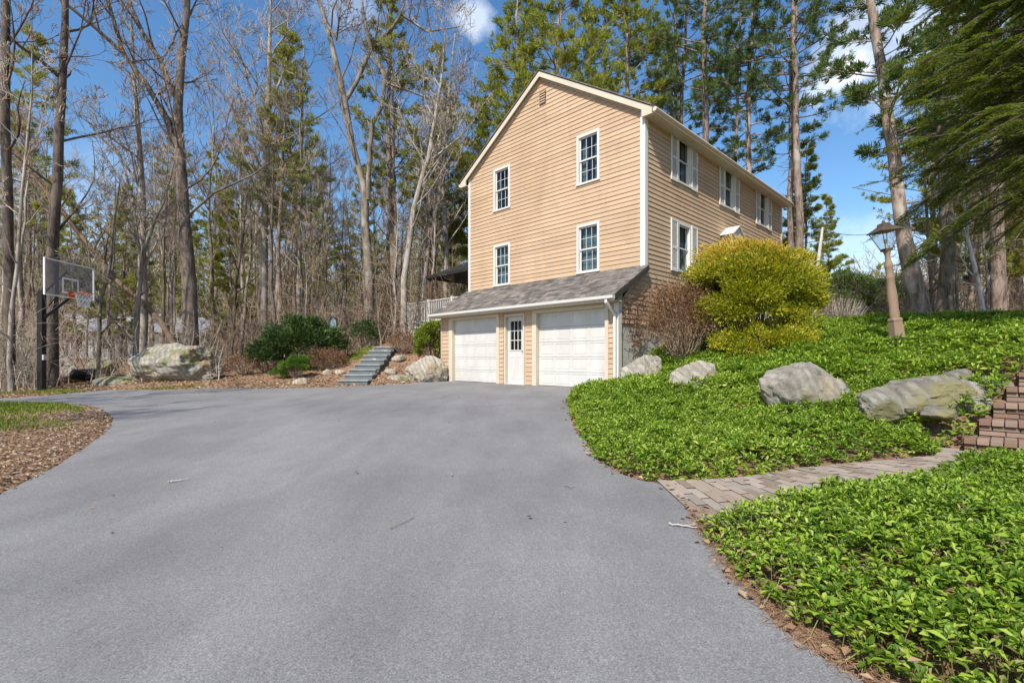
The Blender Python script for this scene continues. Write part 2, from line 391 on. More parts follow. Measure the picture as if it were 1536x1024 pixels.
def bump(x, y):
    x = np.clip(np.asarray(x, float), -80, 60); y = np.clip(np.asarray(y, float), -10, 85); sh = x.shape; x = x.ravel(); y = y.ravel()
    n = len(cp); out = wts[n]+wts[n+1]*x+wts[n+2]*y
    for i in range(n): out = out+wts[i]*tps(np.hypot(x-cp[i, 0], y-cp[i, 1]))
    return np.clip(out, 0, 2.6).reshape(sh)
def H(x, y):
    x = np.asarray(x, float); y = np.asarray(y, float)
    b = bump(x, y)
    dd = dpoly(x, y, DRIVE); dpv = dpoly(x, y, PATH)
    paved = inpoly(x, y, DRIVE) | inpoly(x, y, PATH)
    m = np.clip(np.minimum(dd, dpv)/.9, 0, 1); m = m*m*(3-2*m)
    rough = .02*vnoise(np.stack([x*1.7, y*1.7, 0*x], -1), 3)+.04*vnoise(np.stack([x*.5, y*.5, 0*x], -1), 5)
    z = D(x, y)+(b+rough)*m+.012
    isle = inpoly(x, y, ISLE); z = np.where(isle, D(x, y)+.012+.05*np.clip(dd/.6, 0, 1), z)
    u = (x-HX)*CU+(y-HYW)*SU; s = -(x-HX)*SU+(y-HYW)*CU
    inh = (u > -1.3) & (u < 11) & (s > .02) & (s < 7.35)
    z = np.where(inh, np.minimum(z, CZ-.95), z)
    sx, sy = SLATE; q = (np.abs(x-sx) < .75) & (y > sy-.1) & (y < sy+4.2); z = np.where(q, np.minimum(z, D(x, y)+np.clip((y-sy)*.34-.06, -.02, 9)), z)
    return np.where(paved, D(x, y)-.06, z)
def H1(x, y): return float(H(np.array([x]), np.array([y]))[0])
xs = np.r_[-260, -180, -130, -95, -70, -52, -42, np.arange(-34, -8, .5), np.arange(-8, 9, .2), np.arange(9, 20, .5), 24, 30, 38, 50, 70, 100, 150, 240]
ys = np.r_[-40, -20, -10, np.arange(-6, 1, .7), np.arange(1, 24, .2), np.arange(24, 42, .8), 46, 52, 60, 70, 85, 105, 140, 190, 260]
XX, YY = np.meshgrid(xs, ys, indexing='ij'); ZZ = H(XX, YY)
mb = MB(); nx, ny = len(xs), len(ys); idx = np.arange(nx*ny).reshape(nx, ny)
mb.add(np.stack([XX, YY, ZZ], -1).reshape(-1, 3), np.stack([idx[:-1, :-1], idx[1:, :-1], idx[1:, 1:], idx[:-1, 1:]], -1).reshape(-1, 4))
mb.build('ground', M['forest_floor'], smooth=True, kind='structure')

def sheet(name, poly, step, mat, zoff, fz=D, **kw):
    """triangulated sheet draped over the surface: grid cells clipped by polygon through bmesh"""
    import bmesh
    me = bpy.data.meshes.new(name); bm = bmesh.new()
    vs = [bm.verts.new((p[0], p[1], 0)) for p in poly]; bm.faces.new(vs)
    bmesh.ops.triangulate(bm, faces=bm.faces[:])
    x0 = min(p[0] for p in poly); x1 = max(p[0] for p in poly); y0 = min(p[1] for p in poly); y1 = max(p[1] for p in poly)
    for a in np.arange(math.ceil(x0/step)*step, x1, step):
        g = bm.verts[:]+bm.edges[:]+bm.faces[:]
        bmesh.ops.bisect_plane(bm, geom=g, dist=1e-5, plane_co=(a, 0, 0), plane_no=(1, 0, 0))
    for a in np.arange(math.ceil(y0/step)*step, y1, step):
        g = bm.verts[:]+bm.edges[:]+bm.faces[:]
        bmesh.ops.bisect_plane(bm, geom=g, dist=1e-5, plane_co=(0, a, 0), plane_no=(0, 1, 0))
    for v in bm.verts: v.co.z = float(fz(v.co.x, v.co.y))+zoff
    bmesh.ops.recalc_face_normals(bm, faces=bm.faces[:])
    for f in bm.faces:
        if f.normal.z < 0: f.normal_flip()
    bm.to_mesh(me); bm.free(); me.materials.append(mat)
    o = bpy.data.objects.new(name, me); COL.objects.link(o)
    for k, v in kw.items(): o[k] = v
    return o
def wiggle(poly, amp, seed, step=.12):
    out = []
    for i in range(len(poly)):
        a = np.array(poly[i]); b = np.array(poly[(i+1) % len(poly)]); L = np.linalg.norm(b-a); n = max(1, int(L/step))
        if L > 9 : n = 1
        for k in range(n):
            p = a+(b-a)*k/n; q = p.copy()
            if k and abs(amp) > 0:
                q[0] += amp*vnoise([p[0]*2.3, p[1]*2.3, 1.], seed); q[1] += amp*vnoise([p[0]*2.3, p[1]*2.3, 7.], seed)
            out.append((float(q[0]), float(q[1])))
    return out
sheet('driveway', wiggle(DRIVE, .05, 4), 1.0, M['asphalt'], .014, kind='structure')

# brick walk, bricks laid across it
mb = MB(); mj = MB()
def onpath(a, w):
    """a 0..1 along, w 0..1 across"""
    def ip(P, a):
        P = np.array(P); d = np.r_[0, np.cumsum(np.hypot(*np.diff(P, axis=0).T))]; d /= d[-1]
        return np.array([np.interp(a, d, P[:, 0]), np.interp(a, d, P[:, 1])])
    return ip(PU, a)*(1-w)+ip(PL+[(5.7, 4.4)], a)*w
NR = 46; NC = 4
for i in range(NR):
    off = .5*(i % 2)
    for j in range(-1, NC+1):
        w0 = (j+off)/NC; w1 = w0+1/NC; w0 = max(w0, 0); w1 = min(w1, 1)
        if w1-w0 < .04: continue
        g = .006; cs = []
        for a, w in ((i/NR+g*.25, w0+.012), ((i+1)/NR-g*.25, w0+.012), ((i+1)/NR-g*.25, w1-.012), (i/NR+g*.25, w1-.012)):
            cs.append(onpath(a, w))
        dz = rng.uniform(-.004, .004)
        lo = [(c_[0], c_[1], D(c_[0], c_[1])-.03) for c_ in cs]; hi = [(c_[0], c_[1], D(c_[0], c_[1])+.026+dz+rng.uniform(-.002, .002)) for c_ in cs]
        mb.add(lo+hi, [(4, 7, 6, 5), (0, 1, 5, 4), (1, 2, 6, 5), (2, 3, 7, 6), (3, 0, 4, 7)])
bvm = mb.build('brick_path', M['paver'], kind='structure').modifiers.new('worn', 'BEVEL'); bvm.width = .005; bvm.segments = 2
sheet('path_bed', PATH, .5, M['mortar'], .016, kind='structure')

# ---------- rocks
def rock(name, label, loc, size, seed, mat, rz=0, cuts=15, sink=.25, group=None, tilt=0, sub=6):
    import bmesh
    bm = bmesh.new(); bmesh.ops.create_icosphere(bm, subdivisions=sub, radius=1)
    P = np.array([v.co[:] for v in bm.verts]); rg = np.random.default_rng(seed)
    for k in range(cuts):
        n = rg.normal(size=3); n[2] = abs(n[2])*.8 if k % 3 else n[2]; n /= np.linalg.norm(n); d = rg.uniform(.60, .92)
        e = P@n-d; P = P-np.maximum(e, 0)[:, None]*n*.93
    P = P*(1+.07*fbm(P*1.6+seed, seed, 3)+.05*np.abs(fbm(P*3.1+seed, seed+3, 5)))[:, None]+.04*np.stack([fbm(P*5+5, seed+9, 5), fbm(P*5+15, seed+8, 5), fbm(P*5+25, seed+7, 5)], -1)
    P *= np.array(size)/2/np.array([.9, .9, .85])
    ct, st_ = math.cos(tilt), math.sin(tilt); P = np.stack([P[:, 0]*ct+P[:, 2]*st_, P[:, 1], -P[:, 0]*st_+P[:, 2]*ct], -1)
    me = bpy.data.meshes.new(name)
    for v, p in zip(bm.verts, P): v.co = p
    for f in bm.faces: f.smooth = True
    bm.to_mesh(me); bm.free(); me.materials.append(M[mat])
    o = bpy.data.objects.new(name, me); COL.objects.link(o)
    o.location = (loc[0], loc[1], loc[2]+size[2]*(.5-sink)); o.rotation_euler = (0, 0, rz)
    o['label'] = label; o['category'] = 'rock'
    if group: o['group'] = group
    return o
ROCKS = []   # discs kept free of plants
def bedrock(px, py, Y, size, seed, mat, label, keep=.8, **kw):
    p = W(px, py, Y); rock('boulder', label, p, size, seed, mat, group='boulders edging the planted bank', **kw); ROCKS.append((p.x, p.y, max(size[:2])*.5*keep*.8))
bedrock(1208, 608, 6.55, (1.06, .62, .78), 14, 'rock_grey', 'pale grey pointed boulder standing in the ground cover left of the lamp post', rz=.15, sink=.20, tilt=.15)
bedrock(1046, 584, 8.7, (.95, .7, .62), 23, 'rock_tan', 'tan grey boulder half buried in ground cover below the yellow shrub', rz=.4, sink=.28)
bedrock(966, 574, 10.9, (.95, .6, .85), 32, 'rock_grey', 'grey upright boulder beside the garage corner and downspout', rz=.2, sink=.28)
bedrock(1378, 612, 5.9, (1.2, .6, .46), 53, 'rock_moss', 'long mossy yellow stained boulder in the bank left of the brick steps', rz=-.1, sink=.22)
bedrock(1318, 625, 5.6, (.5, .4, .33), 52, 'rock_lichen', 'small brown green boulder at the left foot of the long mossy boulder', sink=.15)
bedrock(1452, 597, 5.8, (.36, .3, .24), 61, 'rock_grey', 'small pale stone wedged between mossy boulder and brick steps', sink=.15, sub=4, keep=1.3)
bedrock(1468, 613, 5.6, (.30, .28, .2), 62, 'rock_grey', 'small grey stone touching the second brick step', sink=.15, sub=4, keep=1.3)
bedrock(1490, 589, 6.0, (.42, .3, .22), 63, 'rock_grey', 'flat light grey stone resting above the third brick step', sink=.1, sub=4, keep=1.3)
bedrock(1408, 625, 5.45, (.42, .3, .14), 64, 'rock_moss', 'thin flat stone lying in plants just below the mossy boulder', sink=.2, sub=4, keep=1.3)
bedrock(1440, 581, 6.2, (.4, .3, .25), 65, 'rock_moss', 'small brownish stone behind the pale wedge stone by the brick steps', sink=.15, sub=4, keep=1.3)
p = W(270, 566, 17.2); rock('boulder', 'huge rounded lichen covered boulder at the wood edge left of the shrubs', p, (2.75, 1.7, 1.2), 78, 'rock_lichen', rz=.05, sink=.12, cuts=6)
p = W(97, 572, 18.5); rock('boulder', 'greenish grey angular rock just right of the basketball pole', p, (.95, .8, .95), 83, 'rock_grey', sink=.05)
p = W(168, 577, 17.0); rock('boulder', 'low mossy rock mound between basketball pole and huge boulder', p, (1.6, .9, .42), 84, 'rock_moss', sink=.3)
p = W(150, 556, 20.5); rock('boulder', 'rounded grey rock behind the low mossy rock mound', p, (1.2, .9, .7), 85, 'rock_moss', sink=.3)
p = W(40, 560, 19); rock('boulder', 'grey rock left of the basketball pole at the wood edge', p, (1.1, .9, .8), 86, 'rock_grey', sink=.3)
p = W(640, 573, 16.9); rock('boulder', 'smooth grey boulder next to the left corner of the garage', p, (1.35, .8, .95), 92, 'rock_tan', sink=.15, rz=.2, cuts=5)
p = W(603, 575, 16.9); rock('boulder', 'flat brown rock low in the litter left of the garage boulder', p, (1.1, .7, .38), 93, 'rock_lichen', sink=.25)
for i, (px, py, Y, s_, lb) in enumerate(((491, 556, 17.2, .34, 'small white stone left of the slate steps, left of a pair'), (510, 557, 17.2, .30, 'small white stone left of the slate steps, right of a pair'),
        (452, 572, 15.6, .42, 'flat pale stone in leaf litter in front of the small round bush'), (564, 543, 18.4, .34, 'rounded white stone beside upper right of the slate steps'),
        (578, 532, 19.2, .30, 'round pale stone near the top of the slate steps'), (598, 541, 18.6, .42, 'white angular stone in leaf litter between steps and deck shrub'),
        (587, 560, 17.3, .36, 'flat white stone lying on the slope right of the slate steps'), (561, 564, 17.0, .3, 'flat cream stone at right foot of the slate steps'))):
    p = W(px, py, Y); zz = H1(p.x, p.y); rock('stone', lb, (p.x, p.y, zz), (s_*1.3, s_, s_*.7), 100+i, 'rock_grey' if i % 2 else 'rock_tan', sink=.3, sub=3, group='small stones by the slate steps')

# ---------- brick steps, right
u2 = (.713, .701); s2 = (.701, -.713)
st_ = thing('brick_steps', 'worn red brown brick steps climbing the planted bank at the right edge', 'steps', (4.62, 5.08, D(4.62, 5.08)))
for k in range(6):
    mb = MB(); mo = MB(); rr = random.Random(k)
    a0 = .36*k; rise = .163; z1 = rise*(k+1); z0 = z1-rise
    left = .02+.10*k
    def f(a, b, z): return (u2[0]*a+s2[0]*b, u2[1]*a+s2[1]*b, z)
    mo.box(a0+.03, a0+.9, left+.03, 2.2, z0-.30, z1-.02, f)
    b = left
    while b < 2.2:                                   # cap course: headers with a nose
        w = .098; mb.box(a0-.015+rr.uniform(-.004, .004), a0+.20, b+.004, b+w-.004, z1-.055, z1+rr.uniform(-.003, .003), f); b += w
    b = left
    while b < 2.2:
        w = .098; mb.box(a0+.208, a0+.41, b+.004, b+w-.004, z1-.055, z1-.004+rr.uniform(-.003, .003), f); b += w
    for row in range(2):
        b = left-(.1 if row else 0)
        while b < 2.2:
            w = .205; b0 = max(b, left); mb.box(a0+rr.uniform(0, .006)+.012, a0+.10, b0+.005, b+w-.005, z0+.003+row*.052, z0+row*.052+.047, f); b += w
    for row in range(3):                             # brick end facing the bank
        mb.box(a0+.11, a0+.33, left+.0+.004*row, left+.09, z0+.004+row*.034, z0+.032+row*.034, f)
    stp = mb.build('step', M['brick'], st_); bvm = stp.modifiers.new('worn', 'BEVEL'); bvm.width = .005; bvm.segments = 2; mo.build('mortar_bed', M['mortar'], stp)
# low brick wall on the crest
bw = thing('brick_wall', 'low weathered brick wall on top of the bank at the right edge', 'wall', (8.9, 9.4, CZ+.42))
mb = MB(); mo = MB(); mo.box(0, 4.0, -.09, .09, -.4, .30)
for row in range(4):
    b = -.1*(row % 2)
    while b < 4:
        mb.box(max(b, 0)+.004, b+.20, -.10, .10, .02+row*.075, .088+row*.075); b += .205
mb.build('bricks', M['brick'], bw); mo.build('mortar', M['mortar'], bw)
bw.rotation_euler = (0, 0, -.25)

# ---------- slate steps, left
p0 = gp(527, 578); ss = thing('slate_steps', 'grey slate steps climbing from the driveway towards the deck', 'steps', (p0[0], p0[1], D(*p0)))
for k in range(8):
    mb = MB(); mr = MB(); a0 = .10+.47*k; z1 = .165*(k+1); cxk = .02*k+.02*math.sin(k*2.1); hw = .50-.012*k
    mr.box(cxk-hw+.03, cxk+hw-.03, a0+.03, a0+.75, z1-.45, z1-.045)
    mb.box(cxk-hw, cxk+hw, a0, a0+.52, z1-.045, z1)
    o = mb.build('tread', M['stone_slab'], ss); bv = o.modifiers.new('b', 'BEVEL'); bv.width = .012; bv.segments = 2
    mr.build('riser', M['stone_riser'], ss)
# ================= house.  local x = along the long wall (back), local y = along the gable (left), z = 0 at garage floor
ZB = CZ-.79
house = thing('house', 'tan clapboard house, two storeys over a garage with two white doors', 'house', (HX, HYW, ZB), GA)
Wd, Ln, EV, RG = 7.27, 10.96, 7.40, 9.74
SL = (RG-EV)/(Wd/2)
def fg(a, o, z): return (-o, a, z)        # gable plane: a to the left, o outwards
def fs(a, o, z): return (a, -o, z)        # long side plane
def ff(a, o, z): return (-1.25-o, a, z)   # garage front
def fl(a, o, z): return (a, Wd+o, z)      # far side wall
def siding(mb, f, z0, z1, span, holes, pitch=.128, seed=0, out=.020, zstart=None):
    rr = random.Random(seed); nC = int(math.ceil((z1-z0)/pitch))
    for k in range(nC):
        c0 = z0+k*pitch; c1 = min(c0+pitch, z1); ob = out+rr.uniform(-.002, .003)
        zs = sorted({c0, c1}|{h[i] for h in holes for i in (2, 3) if c0 < h[i] < c1})
        for za, zb in zip(zs[:-1], zs[1:]):
            A = span(za); B = span(zb)
            if A[1]-A[0] < .02: continue
            oa = ob+(.003-ob)*(za-c0)/pitch; ob2 = ob+(.003-ob)*(zb-c0)/pitch
            cut = sorted((h[0], h[1]) for h in holes if h[2] < (za+zb)/2 < h[3])
            pts = []; cur = None; xs_ = [(A[0], B[0])]
            segs = []; l = (A[0], B[0])
            for h in cut:
                segs.append((l, (h[0], h[0]))); l = (h[1], h[1])
            segs.append((l, (A[1], max(B[1], B[0]))))
            for (la, lb), (ra, rb) in segs:
                if ra-la < .005: continue
                js = sorted(random.Random(seed*999+k).uniform(.05, .95) for _ in range(int((ra-la)/2.3+random.Random(seed*77+k).random()))); js = [0]+js+[1]
                for i in range(len(js)-1):
                    t0, t1 = js[i]+(.0012/(ra-la) if i else 0), js[i+1]
                    v = [f(la+(ra-la)*t0, oa, za), f(la+(ra-la)*t1, oa, za), f(lb+(rb-lb)*t1, ob2, zb), f(lb+(rb-lb)*t0, ob2, zb)]
                    q = [(0, 1, 2, 3)]
                    if za == c0:
                        v += [f(la+(ra-la)*t0, 0, za), f(la+(ra-la)*t1, 0, za)]; q.append((4, 5, 1, 0))
                    mb.add(v, q)
GW = [(1.427, 2.24, 5.87, 7.345), (5.075, 5.895, 5.87, 7.345), (1.427, 2.24, 3.27, 4.71), (5.075, 5.895, 3.27, 4.71)]
SWn = [(1.78, 2.60, 5.88, 7.32), (5.07, 5.89, 5.88, 7.32), (8.37, 9.19, 5.88, 7.32), (1.78, 2.60, 3.30, 4.76)]
cb = .115
def gspan(z):
    if z <= EV: return (cb, Wd-cb)
    k = (z-EV)/SL; return (max(cb, k+.02), min(Wd-cb, Wd-k-.02))
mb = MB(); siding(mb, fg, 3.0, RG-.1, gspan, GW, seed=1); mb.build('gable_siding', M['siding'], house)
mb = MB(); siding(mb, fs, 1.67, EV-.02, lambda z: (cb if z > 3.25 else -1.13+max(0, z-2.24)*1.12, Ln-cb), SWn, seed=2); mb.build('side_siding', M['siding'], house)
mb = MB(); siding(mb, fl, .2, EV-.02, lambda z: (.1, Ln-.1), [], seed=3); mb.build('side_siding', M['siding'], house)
# core so no light leaks through
mb = MB()
mb.box(.30, Ln-.01, .30, Wd-.01, .1, EV-.1)
mb.build('inner_core', M['dark_inside'], house)
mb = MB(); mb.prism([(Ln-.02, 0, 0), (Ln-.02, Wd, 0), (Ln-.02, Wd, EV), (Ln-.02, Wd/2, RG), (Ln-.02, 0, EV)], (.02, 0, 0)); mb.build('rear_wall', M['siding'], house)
# foundation
mb = MB(); mb.box(-1.20, Ln-.02, .012, .25, -.6, 1.665); mb.box(-1.20, -.02, Wd-.2, Wd+.0, -.6, 2.6)
mb.build('foundation', M['concrete'], house)
# corner boards
for nm, bx in (('corner_board', (-.034, .0, -.002, cb, 3.2, EV-.02)), ('corner_board', (-.034, .115, -.036, -.002, 3.2, EV-.12)), ('corner_board', (-.034, 0, Wd-cb, Wd+.002, 2.9, EV-.05)),
               ('corner_board', (Ln-.115, Ln+.002, -.036, .0, 1.67, EV-.12))):
    mb = MB(); mb.box(*bx); mb.build(nm, M['trim_white'], house)
# ---- main roof: two slabs with overhang
OV = .30; OG = .16
def slab(y0, z0, y1, z1, x0, x1, th):
    n = Vector((0, -(z1-z0), (y1-y0))).normalized()
    if n.z < 0: n = -n
    return [(x0, y0, z0), (x0, y1, z1), (x0, y1, z1+th), (x0, y0, z0+th)], (x1-x0, 0, 0)
ez = EV-OV*SL
for side in (0, 1):
    ya, yb = (-OV, Wd/2) if side == 0 else (Wd+OV, Wd/2)
    roof = MB(); P, d = slab(ya, ez+.10, yb, RG+.10, -OG-.03, Ln+OG, .035); roof.prism(P, d)
    ro = roof.build('roof', M['shingle'], house)
    e = MB(); P, d = slab(ya, ez+.078, yb, RG+.078, -OG-.012, Ln+OG-.01, .02); e.prism(P, d); e.build('drip_edge', M['roof_edge'], ro)
    # rake board on the gable and soffit under it
    rk = MB(); P = [(-OG, ya, ez-.10), (-OG, yb, RG-.09), (-OG, yb, RG+.076), (-OG, ya, ez+.076)]; rk.prism(P, (.03, 0, 0))
    rk.build('rake_board', M['trim'], house)
    sf = MB(); P = [(-OG+.03, ya, ez+.03), (-OG+.03, yb, RG+.03), (-OG+.03, yb, RG+.045), (-OG+.03, ya, ez+.045)]; sf.prism(P, (OG-.03+.05, 0, 0)); sf.build('rake_soffit', M['trim'], house)
    fr = MB(); fr.prism([(-.03, (0 if side == 0 else Wd), EV-.14), (-.03, Wd/2, RG-.14), (-.03, Wd/2, RG+.03), (-.03, (0 if side == 0 else Wd), EV+.03)], (.028, 0, 0)); fr.build('frieze', M['trim'], house)
    # eave: fascia + soffit, boxed return
    s = -1 if side == 0 else 1; y_out = -OV if side == 0 else Wd+OV; y_w = 0 if side == 0 else Wd
    a, b = sorted((y_out, y_out-s*.025)); fa = MB(); fa.box(-OG+.03, Ln+OG, a, b, ez-.10, ez+.076); fa.build('fascia', M['trim'], house)
    a, b = sorted((y_out-s*.025, y_w)); so = MB(); so.box(-OG+.03, Ln+OG, a, b, ez-.085, ez-.06); so.build('soffit', M['trim'], house)
    g = MB(); # gutter
    gy = y_out+s*.07
    g.tubes([([Vector((-OG+.02, gy, ez+.0)), Vector((Ln+OG, gy, ez+.0))], [.06, .06])], 8, True); g.build('gutter', M['trim'], house)
    rt = MB(); P = [(-OG-.004, y_out, ez-.10), (-OG-.004, y_w+(-s)*0.0, ez-.10), (-OG-.004, y_w, ez+.10+.12), (-OG-.004, y_out, ez+.06)]; rt.prism(P, (.03, 0, 0)); rt.build('eave_return', M['trim'], house)
# gable vent
mb = MB(); mb.box(-.035, 0, 3.47, 3.73, 8.80, 9.22); vt = mb.build('gable_vent', M['vent_dark'], house)
mb = MB()
for k in range(5): mb.prism([(-.036, 3.49, 8.87+k*.078), (-.036, 3.49, 8.885+k*.078), (-.055, 3.49, 8.855+k*.078), (-.055, 3.49, 8.84+k*.078)], (0, .22, 0))
mb.build('slats', M['siding'], vt)

def make_window(f, h, curtain, grid=True):
    a0, a1, z0, z1 = h
    c = MB(); t = .075
    c.box(a0, a0+t, .0, .04, z0, z1, f); c.box(a1-t, a1, .0, .04, z0, z1, f); c.box(a0+t, a1-t, .0, .038, z1-t, z1, f)
    c.box(a0-.02, a1+.02, .0, .055, z0, z0+.055, f)
    for x0, x1, y0, y1 in ((a0+t-.01, a0+t, z0+.05, z1-t), (a1-t, a1-t+.01, z0+.05, z1-t)): c.box(x0, x1, -.12, 0, y0, y1, f)
    c.box(a0+t, a1-t, -.12, 0, z1-t, z1-t+.01, f); c.box(a0+t, a1-t, -.12, 0, z0+.04, z0+.05, f)
    w = c.build('window', M['trim_white'], house)
    b0, b1, y0, y1 = a0+t, a1-t, z0+.055, z1-t; mid = (y0+y1)/2
    for nm, lo, hi, o in (('upper_sash', mid-.02, y1, -.02), ('lower_sash', y0, mid+.02, -.05)):
        s = MB(); q = .038
        s.box(b0, b0+q, o-.03, o, lo, hi, f); s.box(b1-q, b1, o-.03, o, lo, hi, f); s.box(b0+q, b1-q, o-.03, o-.001, hi-q, hi, f); s.box(b0+q, b1-q, o-.03, o-.001, lo, lo+q, f)
        if grid:
            for i in (1, 2):
                x = b0+q+(b1-b0-2*q)*i/3; s.box(x-.006, x+.006, o-.02, o-.004, lo+q, hi-q, f)
            x = (lo+hi)/2; s.box(b0+q, b1-q, o-.021, o-.005, x-.006, x+.006, f)
        s.build(nm, M['trim_white' if o > -.03 else 'trim_white'], w)
        g = MB(); g.add([f(b0+q-.005, o-.012, lo+q-.005), f(b1-q+.005, o-.012, lo+q-.005), f(b1-q+.005, o-.012, hi-q+.005), f(b0+q-.005, o-.012, hi-q+.005)], [(0, 1, 2, 3)])
        g.build('pane', M['window_glass'], w)
    if curtain:
        for (k0, k1) in curtain:
            cu = MB(); n = 26; pts = []
            for i in range(n+1):
                a = b0+(b1-b0)*(k0+(k1-k0)*i/n); o = -.16+.018*math.sin(i*1.9+a*9)
                pts += [f(a, o, y0), f(a, o, y1)]
            cu.add(pts, [(2*i, 2*i+2, 2*i+3, 2*i+1) for i in range(n)]); cu.build('curtain', M['curtain'], w, smooth=True)
    d = MB(); d.box(b0-.1, b1+.1, -.29, -.285, y0-.1, y1+.1, f); d.build('dark_room', M['dark_inside'], w)
    return w
make_window(fg, GW[0], [(0, .3), (.7, 1)]); make_window(fg, GW[1], [(.0, .35), (.9, 1)]); make_window(fg, GW[2], [(0, 1)]); make_window(fg, GW[3], [(0, 1)])
make_window(fs, SWn[0], [(0, .25), (.72, 1)], False); make_window(fs, SWn[1], [(.75, 1)], False); make_window(fs, SWn[2], [(0, .3)], False); make_window(fs, SWn[3], [(0, 1)], False)
def shutter(f, a0, a1, z0, z1):
    m = MB(); q = .05; d = .035; o0 = .026
    m.box(a0, a0+q, o0, o0+d, z0, z1, f); m.box(a1-q, a1, o0, o0+d, z0, z1, f)
    zm = z0+(z1-z0)*.45
    for a, b in ((z0, z0+.09), (zm-.035, zm+.035), (z1-.07, z1)): m.box(a0+q, a1-q, o0, o0+d-.002, a, b, f)
    m.box(a0+q, a1-q, o0, o0+.006, z0+.09, z1-.07, f)
    for lo, hi in ((z0+.09, zm-.035), (zm+.035, z1-.07)):
        n = int((hi-lo)/.042)
        for k in range(n):
            z = lo+(hi-lo)*(k+.1)/n
            v = [f(a0+q, o0+.028, z), f(a1-q, o0+.028, z), f(a1-q, o0+.008, z+.034), f(a0+q, o0+.008, z+.034), f(a0+q, o0+.02, z-.004), f(a1-q, o0+.02, z-.004)]
            m.add(v, [(0, 1, 2, 3), (4, 5, 1, 0)])
    m.build('shutter', M['trim_white'], house)
for h in SWn:
    shutter(fs, h[0]-.42, h[0]-.03, h[2]-.02, h[3]+.02); shutter(fs, h[1]+.03, h[1]+.42, h[2]-.02, h[3]+.02)

# ---- garage lean-to
gt, ge = 3.22, 2.30            # roof height at the gable wall / at the eave
GO = 1.25+.36
def rz(x): return gt+(ge-gt)*(-x)/GO     # x negative
m = MB(); P = [(-GO, -.14, ge), (.0, -.14, gt), (.0, -.14, gt+.03), (-GO-.03, -.14, ge+.03-.015)]; m.prism(P, (0, Wd+.30, 0)); gro = m.build('garage_roof', M['shingle'], house)
# courses of shingle tabs
m = MB(); rr = random.Random(5); nC = 13; nrm = Vector((-(gt-ge), 0, GO)).normalized()
for k in range(nC):
    xa = -GO-.03+k*(GO+.03)/nC; xb = xa+(GO+.03)/nC+.03; y = -.15-rr.uniform(0, .2)
    while y < Wd+.16:
        w = rr.uniform(.14, .30); ya = max(y, -.145); yb = min(y+w-.006, Wd+.165)
        if yb > ya+.02:
            jx = rr.uniform(-.012, .012); th = rr.uniform(.007, .014)
            x0 = xa+jx; x1 = min(xb, -.001)
            def pt(x, yy, h): return (x-0*h, yy, rz(x)+.034+h)
            m.add([pt(x0, ya, th), pt(x0, yb, th), pt(x1, yb, .001), pt(x1, ya, .001), pt(x0, ya, -.004), pt(x0, yb, -.004)], [(0, 1, 2, 3), (4, 5, 1, 0)])
        y += w
m.build('shingles', M['shingle'], gro)
m = MB(); m.box(-GO, -GO+.025, -.13, Wd+.15, ge-.13, ge+.0); m.build('fascia', M['trim'], house)
m = MB(); m.prism([(-GO+.026, -.12, ge-.12), (-1.252, -.12, ge-.12), (-1.252, -.12, ge-.10), (-GO+.026, -.12, ge-.10)], (0, Wd+.26, 0)); m.build('soffit', M['trim'], house)
m = MB()
prof = [(-GO-.115, .0), (-GO-.105, -.07), (-GO-.02, -.085), (-GO-.002, -.085), (-GO-.002, .0), (-GO-.012, .0), (-GO-.012, -.07), (-GO-.095, -.06), (-GO-.105, .0)]
n = len(prof); v = [(x, -.15, ge+z) for x, z in prof]+[(x, Wd+.17, ge+z) for x, z in prof]; m.add(v, [(i, (i+1) % n, n+(i+1) % n, n+i) for i in range(n)]); gu = m.build('gutter', M['trim_white'], house)
for yy in (-.15, Wd+.17):
    m = MB(); m.prism([(-GO-.115, yy, ge), (-GO-.105, yy, ge-.07), (-GO-.02, yy, ge-.085), (-GO-.002, yy, ge-.085), (-GO-.002, yy, ge)], (0, .004, 0)); m.build('end_cap', M['trim_white'], gu)
for yy, s in ((-.14, 1), (Wd+.135, 1)):    # rake trim on both ends
    m = MB(); m.prism([(-GO+.02, yy, ge-.13), (.0, yy, gt-.13), (.0, yy, gt-.002), (-GO+.02, yy, ge-.002)], (0, .022, 0)); m.build('rake_board', M['roof_edge'] if yy < 0 else M['trim'], house)
m = MB(); m.prism([(-GO+.03, -.115, ge-.12), (-.0, -.115, gt-.12), (-.0, -.115, gt-.10), (-GO+.03, -.115, ge-.10)], (0, .10, 0)); m.build('rake_soffit', M['trim'], house)
# front wall pieces: (a0,a1) siding piers
D1 = (.373, 2.72); DE = (3.25, 3.99); D2 = (4.40, 6.62); DT = 2.07
HOL = [(D1[0]-.10, D1[1]+.16, -.1, 2.3), (DE[0]-.10, DE[1]+.10, -.1, DT+.12), (D2[0]-.12, D2[1]+.19, -.1, 2.3)]
for q0, q1 in ((.10, HOL[0][0]), (HOL[0][1], HOL[1][0]), (HOL[1][1], HOL[2][0]), (HOL[2][1], Wd-.06)):
    if q1-q0 > .02:
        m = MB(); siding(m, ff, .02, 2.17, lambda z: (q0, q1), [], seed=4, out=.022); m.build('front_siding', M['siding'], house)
m = MB()
for a, b in ((0, D1[0]-.02), (D1[1]+.02, DE[0]-.02), (DE[1]+.02, D2[0]-.02), (D2[1]+.02, Wd)): m.box(a, b, -.2, -.001, -.3, 2.2, ff)
m.box(0, Wd, -.19, -.002, DT+.03, 2.40, ff); m.build('front_wall', M['beige_trim'], house)
m = MB(); m.box(0, Wd, .0, .02, 2.15, 2.2, ff); m.build('frieze', M['beige_trim'], house)
